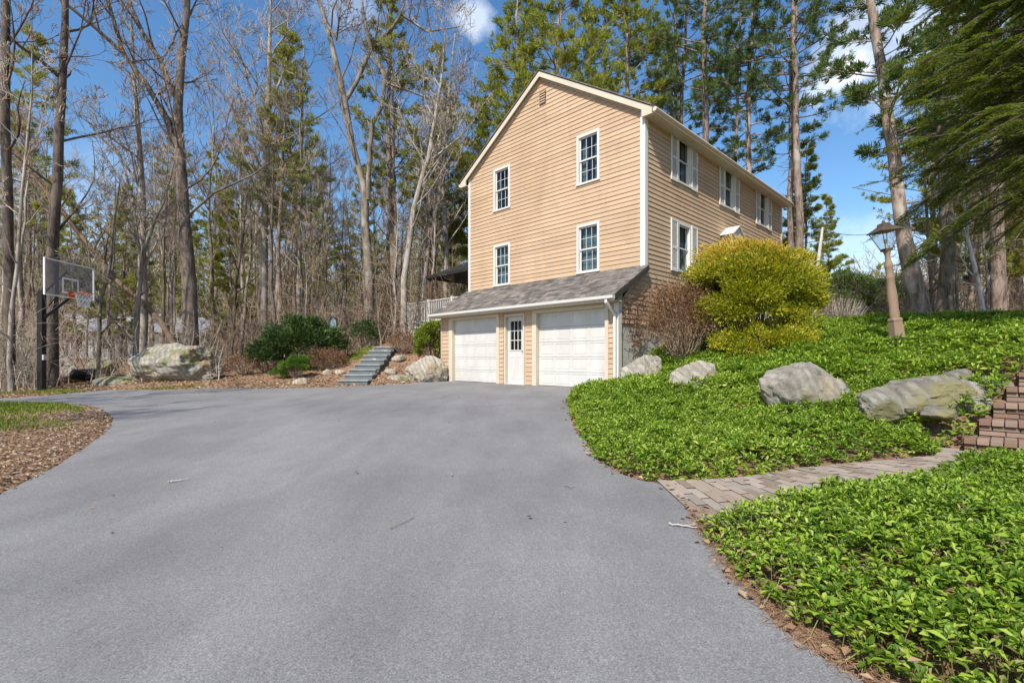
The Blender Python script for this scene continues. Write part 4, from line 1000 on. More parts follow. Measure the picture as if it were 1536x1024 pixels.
# island: litter and grass
x, y = pts_in(ISLE, 620, rg); d = dpoly(x, y, ISLE); gfun = (y-.50*(-x)+vnoise(np.stack([x*.9, y*.9, x*0], -1), 3)*.9)   # grass towards the far left
gz0 = (vnoise(np.stack([x*.7, y*.7, x*0], -1), 13) > -.55) & (d > .35) & (y > 7.2+.05*x) & (x < -6.6)
k = ~gz0 | (rg.uniform(0, 1, len(x)) < .55); xi, yi = x[k], y[k]; lt = rg.uniform(0, 1, len(xi)) < .32
litter('leaf_litter', xi[lt], yi[lt], H(xi[lt], yi[lt]), rg, .042, 'litter'); litter('leaf_litter', xi[~lt], yi[~lt], H(xi[~lt], yi[~lt]), rg, .042, 'litter_light')
def grass(x, y, rg, h=.09, w=.008):
    n = len(x); a = rg.uniform(0, 6.28, n); el = rg.uniform(.6, 1.5, n); e = np.stack([np.cos(a)*np.cos(el), np.sin(a)*np.cos(el), np.sin(el)], -1)
    m = MB(); m.leaves(np.stack([x, y, H(x, y)], -1), e, unit(n, rg), h*rg.uniform(.5, 1.3, n), w*rg.uniform(.7, 1.4, n), 0, 0); m.build('grass', M['grass_blade'], None, kind='stuff')
x, y = pts_in(ISLE, 1500, rg); d = dpoly(x, y, ISLE); k = (vnoise(np.stack([x*.7, y*.7, x*0], -1), 13) > -.15+rg.uniform(-.35, .35, len(x))) & (d > .25) & (y > 8.0+.05*x+rg.uniform(-.9, 1.1, len(x))) & (x < -6.6+rg.uniform(-.8, .3, len(x))) & (x > -18); grass(x[k], y[k], rg, .075, .016)
x, y = pts_in([(-9.5, 15.9), (-13.0, 14.2), (-18, 13.3), (-24, 12.9), (-24, 13.7), (-18, 14.3), (-14, 15.2)], 700, rg); k = vnoise(np.stack([x*1.3, y*1.3, x*0], -1), 19) > -.3; grass(x[k], y[k], rg, .08, .014)
x, y = pts_in([(-6.3, 18.6), (-5.6, 18.6), (-5.7, 20.2), (-6.4, 20.2)], 900, rg); grass(x, y, rg, .14, .014)
# debris at rim of the planted beds and some on asphalt
P_ = []
for (ax_, ay_), (bx_, by_) in zip(EDGE_R[:-1]+[EDGE_R[-1]], EDGE_R[1:]+[(1.55, .8)]):
    n = int(26*math.hypot(bx_-ax_, by_-ay_)); t_ = rg.uniform(0, 1, n); P_.append(np.stack([ax_+(bx_-ax_)*t_+rg.normal(size=n)*.05+.03, ay_+(by_-ay_)*t_+rg.normal(size=n)*.05], -1))
P_ = np.concatenate(P_); litter('leaf_litter', P_[:, 0], P_[:, 1], np.maximum(H(P_[:, 0], P_[:, 1]), D(P_[:, 0], P_[:, 1])+.014), rg, .05, 'litter')
x, y = pts_in(NEAR, 40, rg); litter('leaf_litter', x, y, H(x, y)+rg.uniform(.06, .17, len(x)), rg, .042, 'litter')
x = rg.uniform(-9, 2.0, 60); y = rg.uniform(2.2, 14, 60); k = inpoly(x, y, DRIVE) & ~inpoly(x, y, ISLE); litter('leaf_litter', x[k], y[k], D(x[k], y[k])+.014, rg, .035, 'litter')
# pine straw strip by the near bed
n = 2600; t_ = rg.uniform(0, 1, n); ee = np.array(EDGE_R[6:]+[(1.55, .8)]); dl = np.r_[0, np.cumsum(np.hypot(*np.diff(ee, axis=0).T))]; tt = t_*dl[-1]
sx_ = np.interp(tt, dl, ee[:, 0])+rg.uniform(-.02, .26, n)*np.clip(t_+.15, 0, 1); sy_ = np.interp(tt, dl, ee[:, 1])+rg.normal(size=n)*.02
a = rg.uniform(0, 6.28, n); e = np.stack([np.cos(a), np.sin(a), rg.uniform(-.05, .12, n)], -1); m = MB(); m.leaves(np.stack([sx_, sy_, np.maximum(H(sx_, sy_), D(sx_, sy_)+.014)+.008], -1), e, unit(n, rg)*.3+UP, .08, .003, 0, 0); m.build('pine_straw', M['litter'], None, kind='stuff')

# ---- leafy shrubs
def shrub(label, cat, name, px, py, Y, rx, ry, h, n, mats, seed, leaf=(.06, .024), zb=0.0, nbr=60, top=None, clump=.35, group=None, zfix=None, open_=.0, twig='twig_brown'):
    rg = np.random.default_rng(seed); p = W(px, py, Y); z = H1(p.x, p.y) if zfix is None else zfix
    root = thing(name, label, cat, (p.x, p.y, z-.03), group=group); rr = random.Random(seed)
    # stems from the base to clump centres on a bumpy dome
    nc = max(24, int(nbr*1.6)); u_ = unit(nc, rg); u_[:, 2] = np.abs(u_[:, 2])**.8-.28*rg.uniform(0, 1, nc); u_ /= np.linalg.norm(u_, axis=1, keepdims=True)
    rad = rg.uniform(.62, 1.0, nc)**.6; rad = rad*(1+.12*vnoise(u_*2.2+seed, seed)); cen = u_*np.array([rx, ry, h*.62])*rad[:, None]*np.array([.86, .86, .86]); cen[:, 2] += h*.40+zb; cen[:, 2] = np.maximum(cen[:, 2], .07)
    L = []
    for c_ in cen[:nbr*2]:
        b = Vector((rr.uniform(-.15, .15)*rx, rr.uniform(-.15, .15)*ry, 0)); c_ = Vector(c_); m1 = b.lerp(c_, .5)+Vector((rr.uniform(-1, 1)*.08, rr.uniform(-1, 1)*.08, -.06*h)); L.append(([b, m1, c_], [.016*min(1, h), .010*min(1, h), .004]))
    m = MB(); m.tubes(L, 5); m.build('stems', M[twig], root)
    per = n//nc; cs = np.repeat(cen, per, 0); cr = clump*rg.uniform(.6, 1.2, nc)*np.sqrt(h/2+.2); N = len(cs); uu = unit(N, rg); rad2 = rg.uniform(0, 1, N)**.45
    P = cs+uu*np.repeat(cr, per)[:, None]*rad2[:, None]*np.array([1, 1, .62]); P[:, 2] = np.maximum(P[:, 2], .03)
    out = P-np.array([0, 0, h*.35]); out /= np.linalg.norm(out, axis=1, keepdims=True)
    e = out*.6+uu*.7+np.array([0, 0, .25])+rg.normal(size=(N, 3))*.35; nn = uu+UP*.6+rg.normal(size=(N, 3))*.4
    Ls = leaf[0]*rg.uniform(.6, 1.3, N); hz = P[:, 2]/h+rg.normal(size=N)*.11
    groups = [(np.ones(N, bool), mats[0])] if top is None else [(hz < top, mats[0]), (hz >= top, mats[1])]
    for k, mt_ in groups:
        if k.sum() == 0: continue
        m = MB(); m.leaves(P[k], e[k], nn[k], Ls[k], Ls[k]*leaf[1]/leaf[0], .12, 1); m.build('foliage', M[mt_], root)
    return root
shrub('big rounded yellow green shrub with orange tips against the right wall of the house', 'shrub', 'flowering_shrub', 1128, 522, 11.0, 1.50, 1.42, 3.0, 90000, ('yellow_leaf', 'orange_leaf'), 5, (.075, .027), top=.80, nbr=90, clump=.29, zfix=CZ-.05)
shrub('lower yellow green shrub skirt spreading in front of the big rounded shrub', 'shrub', 'flowering_shrub', 1160, 532, 10.3, 1.35, .75, 1.05, 24000, ('yellow_leaf',), 6, (.07, .026), nbr=60, clump=.30, zfix=CZ-.26)
shrub('bare reddish brown twiggy shrub by the garage side wall', 'shrub', 'twiggy_shrub', 1026, 522, 11.1, .92, .8, 1.85, 11000, ('brown_leaf',), 8, (.055, .024), nbr=120, clump=.42, zfix=CZ-.05)
shrub('yellow green shrub at the left corner of the garage below the deck', 'shrub', 'garden_shrub', 645, 545, 18.3, .55, .5, 1.75, 6500, ('lime_leaf',), 9, (.10, .05), nbr=24, clump=.26)
shrub('large dark green rhododendron at the wood edge left of the slate steps', 'shrub', 'rhododendron', 452, 556, 18.8, 1.55, 1.1, 2.15, 14000, ('dark_leaf',), 12, (.13, .045), nbr=40, clump=.38)
shrub('dark green rhododendron side clump left of the large one', 'shrub', 'rhododendron', 402, 556, 18.6, .75, .7, 1.35, 5000, ('dark_leaf',), 13, (.12, .042), nbr=24, clump=.30)
shrub('small round bright green shrub in front of the dark rhododendron', 'shrub', 'round_shrub', 445, 560, 17.0, .56, .45, .85, 11000, ('bright_leaf',), 14, (.05, .022), nbr=24, clump=.20)
shrub('small pale green low shrub just left of the small round bright shrub', 'shrub', 'round_shrub', 419, 558, 17.2, .32, .3, .40, 3000, ('bright_leaf',), 15, (.05, .022), nbr=14, clump=.16)
shrub('olive shrub with bare twigs behind the left side of the slate steps', 'shrub', 'garden_shrub', 545, 540, 20.5, .65, .6, 1.4, 2600, ('dark_leaf',), 16, (.09, .035), nbr=24, clump=.34)
shrub('brown dry shrub between rhododendron and slate steps', 'shrub', 'twiggy_shrub', 492, 560, 18.2, .85, .6, .85, 2500, ('brown_leaf',), 17, (.06, .03), nbr=50, clump=.25)
shrub('brown dry low shrub between the slate steps and the garage shrub', 'shrub', 'twiggy_shrub', 606, 540, 19.3, .65, .5, .95, 1800, ('brown_leaf',), 18, (.06, .03), nbr=50, clump=.25)
shrub('dark brown shrub with few leaves left of the rhododendron', 'shrub', 'twiggy_shrub', 368, 560, 18.3, .8, .6, .9, 1500, ('brown_leaf',), 19, (.06, .03), nbr=60, clump=.25)
for i, (px, py, Y, h, r_) in enumerate(((1265, 470, 24, 3.3, 1.5), (1296, 472, 26, 3.2, 1.4), (1328, 472, 24, 2.9, 1.4), (1240, 472, 27, 2.6, 1.4))):
    shrub(('dark green conical evergreen on the crest left of the lamp, %s' % ('second from left', 'third from left', 'rightmost and lowest', 'leftmost')[i]), 'evergreen', 'evergreen_shrub', px, py, Y, r_, r_, h, 9000, ('pine_needle_dark',), 30+i, (.16, .04), nbr=30, clump=.42, group='evergreens on the crest')
shrub('tan bare brush on the crest between yellow shrub and lamp post', 'shrub', 'twiggy_shrub', 1262, 478, 17, 1.3, .9, 1.3, 300, ('brown_leaf',), 40, (.06, .03), nbr=140, clump=.3, twig='bark_pale')

# ---- trees
def bare_skel(rr, path, rads, H_, lvl_n=(13, 6, 5, 3), t0=.35, spread=1.0, up=.10, lim=None, rmin=.007, lscale=1.0):
    """path: trunk polyline; returns thick lines and twig lines"""
    thick = [(path, rads)]; fine = []
    def child(p, d, L, r_, lv):
        n = 6 if lv == 1 else (5 if lv == 2 else 4); pts = [p.copy()]; rs = [r_]; q = p.copy(); dd = d.copy(); wob = .15 if lv < 3 else .2
        for i in range(n):
            dd = dd+Vector((rr.gauss(0, wob), rr.gauss(0, wob), rr.gauss(0, wob*.7)+up)); dd.normalize(); q = q+dd*(L/n); pts.append(q.copy()); rs.append(max(rmin, r_*(1-.8*(i+1)/n)))
        (thick if lv == 1 else fine).append((pts, rs))
        if lv >= len(lvl_n): return
        k = lvl_n[lv]+rr.randint(-1, 1)
        for j in range(k):
            t = rr.uniform(.22, 1.0); i = min(n-1, int(t*n)); f_ = t*n-i; pp = pts[i].lerp(pts[i+1], f_); ax = (pts[i+1]-pts[i]).normalized()
            s = ax.cross(Vector((rr.gauss(0, 1), rr.gauss(0, 1), rr.gauss(0, 1)))).normalized(); ang = rr.uniform(.45, .95); nd = ax*math.cos(ang)+s*math.sin(ang)
            child(pp, nd, L*rr.uniform(.38, .62)*(1.1-.4*t), max(rmin, rs[i]*rr.uniform(.45, .6)), lv+1)
    n = len(path)-1
    for j in range(lvl_n[0]):
        t = t0+(1-t0)*((j+rr.uniform(0, 1))/lvl_n[0]); i = min(n-1, int(t*n)); pp = path[i].lerp(path[i+1], t*n-i); r_ = rads[i]+(rads[i+1]-rads[i])*(t*n-i)
        a = rr.uniform(0, 6.283); el = rr.uniform(.45, 1.1)+.3*max(0, t-.7); d = Vector((math.cos(a)*math.cos(el), math.sin(a)*math.cos(el), math.sin(el)))
        child(pp, d, H_*lscale*spread*rr.uniform(.14, .27)*(1.25-.6*t), min(r_*.5, .042), 1)
    return thick, fine
def wavy(rr, base, top, n, amp):
    P = []
    ox = oy = 0
    for i in range(n+1):
        p = base.lerp(top, i/n)
        if 0 < i: ox += rr.gauss(0, amp); oy += rr.gauss(0, amp)
        P.append(p+Vector((ox, oy, 0))*(1 if i else 0))
    return P
def tree_obj(name, label, cat, loc, thick, fine, bark, twig, group=None, tk=9, parent_off=None):
    root = thing(name, label, cat, loc, group=group); m = MB()
    P0, R0 = thick[0]; R0 = list(R0)
    if len(P0) > 2:   # root flare
        P0 = [P0[0]+Vector((0, 0, -.3)), P0[0]+Vector((0, 0, .02))]+[P0[0].lerp(P0[1], min(.5, .35/max(.3, (P0[1]-P0[0]).length)))]+P0[1:]; R0 = [R0[0]*1.75, R0[0]*1.35, R0[0]*1.05]+R0[1:]
    m.tubes([(P0, R0)], tk+3); m.tubes(thick[1:], 7); m.build('trunk', M[bark], root, smooth=True)
    if fine:
        m = MB(); m.tubes(fine, 3); m.build('crown', M[twig], root)
    return root
def proto_bare(seed, H_, r0, **kw):
    rr = random.Random(seed); path = wavy(rr, Vector((0, 0, 0)), Vector((rr.gauss(0, .04)*H_, rr.gauss(0, .04)*H_, H_)), 12, H_*.006); rads = [r0*(1-.85*(i/12)**1.1) for i in range(13)]
    return bare_skel(rr, path, rads, H_, **kw)
# custom trunks traced from the photograph, each at its own distance
def custom(label, pts, Y, widths, limbs=(), bark='bark_grey', twig='twig', seed=1, name='bare_tree', cat='tree', n=(13, 6, 5, 3), t0=.3, lean=0, group=None, **kw):
    rr = random.Random(seed); base = W(pts[0][0], pts[0][1], Y); base.z = H1(base.x, Y)-.05; loc = base.copy()
    def P(px, py, i, tot, dy=0): return W(px, py, Y+lean*i/max(1, tot-1)+dy)-loc
    path = [P(*p, i, len(pts)) for i, p in enumerate(pts)]; path[0].z = 0
    def dens(path, w):
        out = []; ro = []
        for i in range(len(path)-1):
            k = max(1, int((path[i+1]-path[i]).length/1.0))
            for j in range(k):
                q = path[i].lerp(path[i+1], j/k)
                if j: q = q+Vector((rr.gauss(0, .02), rr.gauss(0, .02), 0))
                out.append(q); ro.append(w[i]+(w[i+1]-w[i])*j/k)
        out.append(path[-1]); ro.append(w[-1]); return out, ro
    sc_ = Y/F/2
    path, rads = dens(path, [w_*sc_*.8 for w_ in widths]); Hh = path[-1].z
    thick, fine = bare_skel(rr, path, rads, Hh, lvl_n=n, t0=t0, **kw)
    for lpts, lw, dy in limbs:
        lp_ = [P(px, py, 0, 1, dy*i/(len(lpts)-1)) for i, (px, py) in enumerate(lpts)]; a, b = dens(lp_, [w_*sc_*.8 for w_ in lw])
        th, fi = bare_skel(rr, a, b, Hh*.6, lvl_n=(8, 5, 4, 3), t0=.25, **kw); thick += th; fine += fi
    return tree_obj(name, label, cat, loc, thick, fine, bark, twig, group)
custom('thick dark trunk cut by the left edge of the photo', [(12, 590), (14, 480), (12, 300), (8, 120), (10, -40), (12, -160)], 15.0, [17, 16, 15, 14, 12, 9], bark='bark_dark', twig='twig_brown', seed=2, n=(10, 5, 4, 3))
custom('tall dark trunk rising just behind the basketball backboard', [(76, 572), (77, 480), (79, 377), (88, 205), (95, 90), (98, -20), (104, -150)], 17.0, [22, 20, 18, 15, 12, 10, 7], [([(92, 118), (60, 90), (30, 70), (-10, 30)], [8, 6, 5, 3], -1.5)], bark='bark_dark', twig='twig_brown', seed=3, n=(12, 6, 4, 3))
custom('big dark tree with V shaped crown behind the huge lichen boulder', [(288, 530), (284, 430), (276, 330), (270, 240), (267, 160), (272, 90), (280, 20), (286, -90)], 19.0, [28, 24, 20, 18, 15, 13, 11, 7],
       [([(270, 232), (250, 180), (222, 130), (186, 82), (164, 10), (150, -70)], [13, 11, 9, 8, 6, 4], -1.0), ([(190, 86), (150, 48), (98, 5), (60, -40)], [7, 6, 5, 3], -1.5), ([(270, 158), (240, 90), (214, 50), (188, -10), (170, -90)], [11, 9, 8, 6, 4], .8), ([(276, 330), (320, 290), (380, 262), (410, 240)], [5, 4, 3, 2], -1)], bark='bark_dark', twig='twig_brown', seed=4, n=(12, 6, 4, 3), t0=.45)
custom('pale grey trunk left of the big V crowned tree', [(216, 548), (216, 470), (214, 350), (211, 250), (206, 180), (200, 110), (196, 20)], 20.0, [15, 14, 12, 10, 8, 6, 4], [([(207, 275), (180, 235), (150, 205), (118, 165)], [5, 4, 3, 2], -1)], bark='bark_pale', seed=5)
custom('crooked sapling leaning with forked stem right of the pale grey trunk', [(203, 556), (207, 450), (214, 380), (232, 330), (247, 300), (262, 240)], 18.2, [10, 9, 8, 6, 4, 2], [([(213, 400), (206, 350), (198, 290)], [6, 4, 3], .5)], bark='bark_grey', seed=6, n=(8, 5, 4, 3), t0=.2)
custom('slender forked sapling between backboard and mossy rock mound', [(147, 566), (149, 500), (150, 455), (165, 400), (170, 340), (180, 270)], 17.3, [8, 7, 6, 5, 4, 2], [([(150, 462), (140, 420), (128, 350)], [5, 4, 2], .3)], bark='bark_grey', seed=7, n=(8, 5, 4, 3), t0=.15)
custom('bent pale sapling left of the basketball pole', [(18, 592), (14, 540), (17, 470), (26, 400), (32, 300), (42, 200), (48, 80)], 14.6, [9, 8, 7, 6, 5, 4, 2], bark='bark_pale', seed=8, n=(9, 5, 4, 3), t0=.2)
custom('fallen brown trunk leaning diagonally across the woods behind the backboard', [(290, 530), (240, 480), (172, 418), (115, 345), (60, 275), (20, 220)], 18.6, [10, 10, 9, 8, 6, 4], bark='fallen_bark', twig='twig_brown', seed=9, name='fallen_tree', n=(9, 4, 3, 2), t0=.3, spread=.8)
custom('pale straight trunk with bushy grey crown left of the dark pine in the mid woods', [(397, 520), (396, 440), (398, 300), (401, 180), (404, 90), (406, 10), (408, -60)], 23.0, [14, 13, 12, 10, 7, 5, 3], [([(398, 210), (384, 160), (366, 100), (340, 60)], [6, 5, 4, 2], .5), ([(402, 170), (425, 110), (440, 50)], [6, 4, 2], .5)], bark='bark_pale', seed=10, t0=.4, n=(18, 6, 5, 3))
custom('thin pale trunk right of the dark pine in the mid woods', [(448, 510), (449, 400), (450, 250), (453, 160), (455, 60)], 23.5, [9, 8, 7, 5, 2], bark='bark_pale', seed=11, t0=.4)
custom('tall twisted double stemmed tree with dark upper limbs left of the slate steps', [(556, 515), (554, 420), (548, 340), (546, 280), (528, 215), (518, 155), (503, 90), (489, 33), (474, -10), (460, -80)], 22.0, [20, 17, 15, 12, 11, 11, 10, 8, 6, 4],
       [([(518, 152), (535, 123), (556, 74), (590, 40), (602, 22), (640, 48), (690, 40)], [8, 8, 8, 7, 6, 4, 2], .8), ([(552, 300), (553, 262), (559, 185), (574, 156), (577, 112), (556, 76), (545, 20), (536, -60)], [10, 9, 9, 9, 9, 7, 5, 3], -.4), ([(577, 125), (610, 135), (660, 155), (700, 165)], [5, 4, 3, 2], 1), ([(489, 35), (505, 60), (509, 26)], [4, 4, 3], -1)], bark='bark_grey', twig='twig_brown', seed=12, t0=.45, n=(9, 5, 4, 3))
custom('curving pale trunk bending right beside the double stemmed tree', [(606, 500), (606, 420), (613, 372), (621, 312), (634, 262), (643, 236), (652, 180), (662, 120), (668, 50)], 20.5, [13, 12, 11, 10, 8, 8, 6, 5, 2], [([(641, 242), (660, 230), (690, 205), (712, 180)], [5, 4, 3, 2], .6)], bark='bark_pale', seed=13, t0=.35)
custom('thin pale trunk leaning towards the house above the gazebo', [(634, 470), (638, 410), (644, 360), (658, 300), (664, 230), (676, 150)], 24.0, [9, 8, 7, 6, 4, 2], bark='bark_pale', seed=14, t0=.35)
custom('sturdy grey trunk in front of the deck railing left end', [(590, 510), (589, 420), (586, 300), (582, 200), (584, 90), (588, 0)], 23.5, [15, 14, 12, 9, 7, 4], bark='bark_grey', seed=15, t0=.4)
custom('fine twiggy pale tree whose branches reach the left edge of the roof', [(668, 470), (670, 380), (664, 290), (668, 200), (676, 110), (684, 40)], 25.0, [10, 9, 8, 6, 4, 2], bark='bark_pale', seed=16, t0=.25, n=(18, 6, 5, 3))
custom('white dead birch snag leaning beyond the yellow shrub at right', [(1220, 470), (1224, 420), (1229, 380), (1234, 341)], 17, [7, 6, 6, 4], bark='birch', seed=17, name='birch_snag', n=(3, 2, 2, 1), t0=.3, spread=.3)

# ---- general bare trees of the woods: a few prototypes, copied
protos = []
for i in range(6):
    Hh = (15, 17, 13, 18, 14, 11)[i]; th, fi = proto_bare(200+i, Hh, (.13, .15, .10, .17, .11, .08)[i], lvl_n=((14, 6, 5, 3), (15, 6, 4, 3), (13, 6, 4, 3), (14, 6, 5, 3), (18, 5, 4, 3), (14, 5, 4, 3))[i], t0=(.45, .5, .35, .5, .4, .25)[i], spread=(1, 1, .9, 1.1, .7, .9)[i])
    protos.append((tree_obj('bare_tree', 'x', 'tree', (0, 0, 0), th, fi, ('bark_grey', 'bark_dark', 'bark_pale', 'bark_grey', 'bark_pale', 'bark_grey')[i], 'twig' if i % 2 else 'twig_brown', 'bare trees of the left woods'), Hh))
LM = [(-1e9, 60, 'left of the basketball pole'), (60, 150, 'behind the backboard'), (150, 245, 'before the grey house'), (245, 335, 'behind the huge boulder'), (335, 400, 'left of the rhododendron'), (400, 500, 'behind the rhododendron'), (500, 575, 'behind the slate steps'), (575, 705, 'behind the deck'), (705, 1240, 'behind the house'), (1240, 1345, 'behind the lamp post'), (1345, 1e9, 'right of the lamp post')]
def ordinal(n): return ('leftmost', 'second from left', 'third from left', 'fourth from left', 'fifth from left', 'sixth from left', 'seventh from left', 'eighth from left', 'ninth from left', 'tenth from left', '11th from left', '12th from left', '13th from left', '14th from left')[n]
rr = random.Random(99); spots = []
def place_list(n, x0, x1, Y0, Y1, mind):
    k = 0; tries = 0
    while k < n and tries < 4000:
        tries += 1; px = rr.uniform(x0, x1); Y = rr.uniform(Y0, Y1); X = (px-CX)/F*Y
        if (70 < px < 330 and rr.random() < .6): continue
        if all(math.hypot(X-a, Y-b) > mind for a, b, *_ in spots) and not (-42 < X < -26 and 41 < Y < 52): spots.append((X, Y, px, rr.randrange(6))); k += 1
place_list(40, -10, 700, 20, 33, 1.5); place_list(44, 20, 720, 33, 46, 1.5)
place_list(10, 1420, 1600, 17, 30, 1.6)
def wood_labels(kind, items, adj):
    """items: (px, Y) -> label for each, unique by landmark, depth and order"""
    lab = {}
    for lo, hi, txt in LM:
        for dn, (d0, d1) in (('near', (0, 27)), ('middle', (27, 36)), ('far', (36, 999))):
            g = sorted([i for i, (px, Y) in enumerate(items) if lo <= px < hi and d0 <= Y < d1], key=lambda i: items[i][0])
            for j, i in enumerate(g): lab[i] = '%s %s %s, %s of %s ones' % (adj[i], kind, txt, ordinal(min(j, 13)), dn) if len(g) > 1 else '%s %s %s, the only %s one' % (adj[i], kind, txt, dn)
    return lab
adjs = [('slim grey', 'dark brown', 'pale thin', 'tall grey', 'pale fine twigged', 'small grey')[s[3]] for s in spots]
lab = wood_labels('bare tree', [(s[2], s[1]) for s in spots], adjs)
first = set()
for i, (X, Y, px, k) in enumerate(spots):
    p0_, Hh = protos[k]
    if k not in first: o = p0_; first.add(k)
    else: o = copy_tree(p0_)
    yt = rr.uniform(120, 330)+(90 if 90 < px < 250 or px > 1300 else 0)+(60 if 455 < px < 720 else 0); s_ = max(.4, min(1.15, (HY-yt)/F*Y/Hh)); o.location = (X, Y, H1(X, Y)-.05); o.rotation_euler = (rr.uniform(-.05, .05), rr.uniform(-.05, .05), rr.uniform(0, 6.28)); o.scale = (s_, s_, s_); o['label'] = lab[i]

# ---- pines
def pine_skel(rr, H_, r0, t0, Lmax, nb, droop=0.0, sub=7, tuft=3, dense=1.0, prof=None, side=None):
    path = wavy(rr, Vector((0, 0, 0)), Vector((rr.gauss(0, .015)*H_, rr.gauss(0, .015)*H_, H_)), 14, H_*.003); rads = [r0*(1-.88*(i/14)**1.15) for i in range(15)]
    br = []; tw = []; tufts = []
    dead = []
    for j in range(nb):
        t = t0+(1-t0)*(j+rr.uniform(0, 1))/nb; i = min(13, int(t*14)); pp = path[i].lerp(path[i+1], t*14-i)
        a = rr.uniform(0, 6.283); k = (t-t0)/(1-t0); pl = (prof(k) if prof else (min(1, k*3+.45)*(1.05-k)**.75))
        L = Lmax*pl*rr.uniform(.6, 1.15); d = Vector((math.cos(a), math.sin(a), rr.uniform(-.05, .25)+.7*k**3-droop)).normalized(); q = pp.copy(); pts = [q.copy()]; n = 6
        for _ in range(n):
            d = (d+Vector((rr.gauss(0, .08), rr.gauss(0, .08), rr.gauss(0, .05)+.05))).normalized(); q = q+d*(L/n); pts.append(q.copy())
        r_ = min(.05, .012*L+.012); br.append((pts, [max(.008, r_*(1-.85*m_/n)) for m_ in range(n+1)]))
        for s_ in range(int(sub*max(.4, L/Lmax*1.3)*dense)+1):
            tt = rr.uniform(.28, 1)**.8; i2 = min(n-1, int(tt*n)); b = pts[i2].lerp(pts[i2+1], tt*n-i2); ax = (pts[i2+1]-pts[i2]).normalized(); sg = rr.choice((-1, 1)); sd = Vector((-ax.y, ax.x, 0))*sg
            dd = (ax*rr.uniform(.5, 1)+sd*rr.uniform(.3, 1)+Vector((0, 0, rr.uniform(-.12, .30)))).normalized(); l = L*rr.uniform(.12, .3)+.15; e = b+dd*l; tw.append(([b, b.lerp(e, .5)+Vector((0, 0, -.03)), e], [.010, .008, .005]))
            for _ in range(tuft):
                f_ = rr.uniform(.35, 1.05); tufts.append((b.lerp(e, f_)+Vector((rr.gauss(0, .05), rr.gauss(0, .05), rr.gauss(0, .04))), dd))
    for j in range(int(nb*.35)):       # dead stubs on the bare bole
        t = rr.uniform(.12, t0+.05); i = min(13, int(t*14)); pp = path[i].lerp(path[i+1], t*14-i); a = rr.uniform(0, 6.283); L = rr.uniform(.3, 1.5); d = Vector((math.cos(a), math.sin(a), rr.uniform(-.15, .25))); m1 = pp+d*L*.5+Vector((0, 0, rr.uniform(-.1, .1)))
        br.append(([pp, m1, pp+d*L+Vector((rr.gauss(0, .1), rr.gauss(0, .1), rr.gauss(0, .15)))], [.018, .012, .007]))
    return path, rads, br, tw, tufts
def needles(tufts, rg, nb, L, w, cone=.75):
    m = MB(); P = np.array([tuple(t[0]) for t in tufts]); Dd = np.array([tuple(t[1]) for t in tufts]); n = len(P); up = np.array([0, 0, .35])
    for _ in range(nb):
        u_ = unit(n, rg); e = Dd*.75+up+u_*cone; m.leaves(P+u_*.03, e, unit(n, rg)*.8+UP*.5, L*rg.uniform(.7, 1.2, n), w, 0, 0)
    return m
def pine_obj(label, loc, sk, rg, mat='pine_needle', bark='bark_pine', nb=13, L=.22, w=.030, group=None, name='pine_tree', cone=.75):
    path, rads, br, tw, tufts = sk; root = thing(name, label, 'tree', loc, group=group); m = MB()
    P0 = [path[0]+Vector((0, 0, -.3))]+path; R0 = [rads[0]*1.5]+rads; m.tubes([(P0, R0)], 12); m.tubes(br, 5); m.tubes(tw, 3); m.build('trunk', M[bark], root, smooth=True)
    needles(tufts, rg, nb, L, w, cone).build('crown', M[mat], root)
    return root
pp_ = []
for i, (Hh, r0, t0, Lm, nb_, dn, mt_) in enumerate(((20, .20, .30, 3.2, 95, 1.3, 'pine_needle'), (22, .22, .42, 2.8, 80, 1.0, 'pine_needle'), (24, .20, .42, 3.0, 66, .85, 'pine_needle_dark'), (23, .17, .36, 3.0, 64, .75, 'pine_needle_dark'), (12, .12, .15, 2.0, 80, 1.1, 'pine_needle'), (19, .15, .38, 2.7, 74, .85, 'pine_needle_soft'))):
    rp = random.Random(300+i); sk = pine_skel(rp, Hh, r0, t0, Lm, nb_, dense=dn, sub=9, tuft=4); pp_.append((sk, mt_, Hh))
    globals()['pine_%d' % i] = None
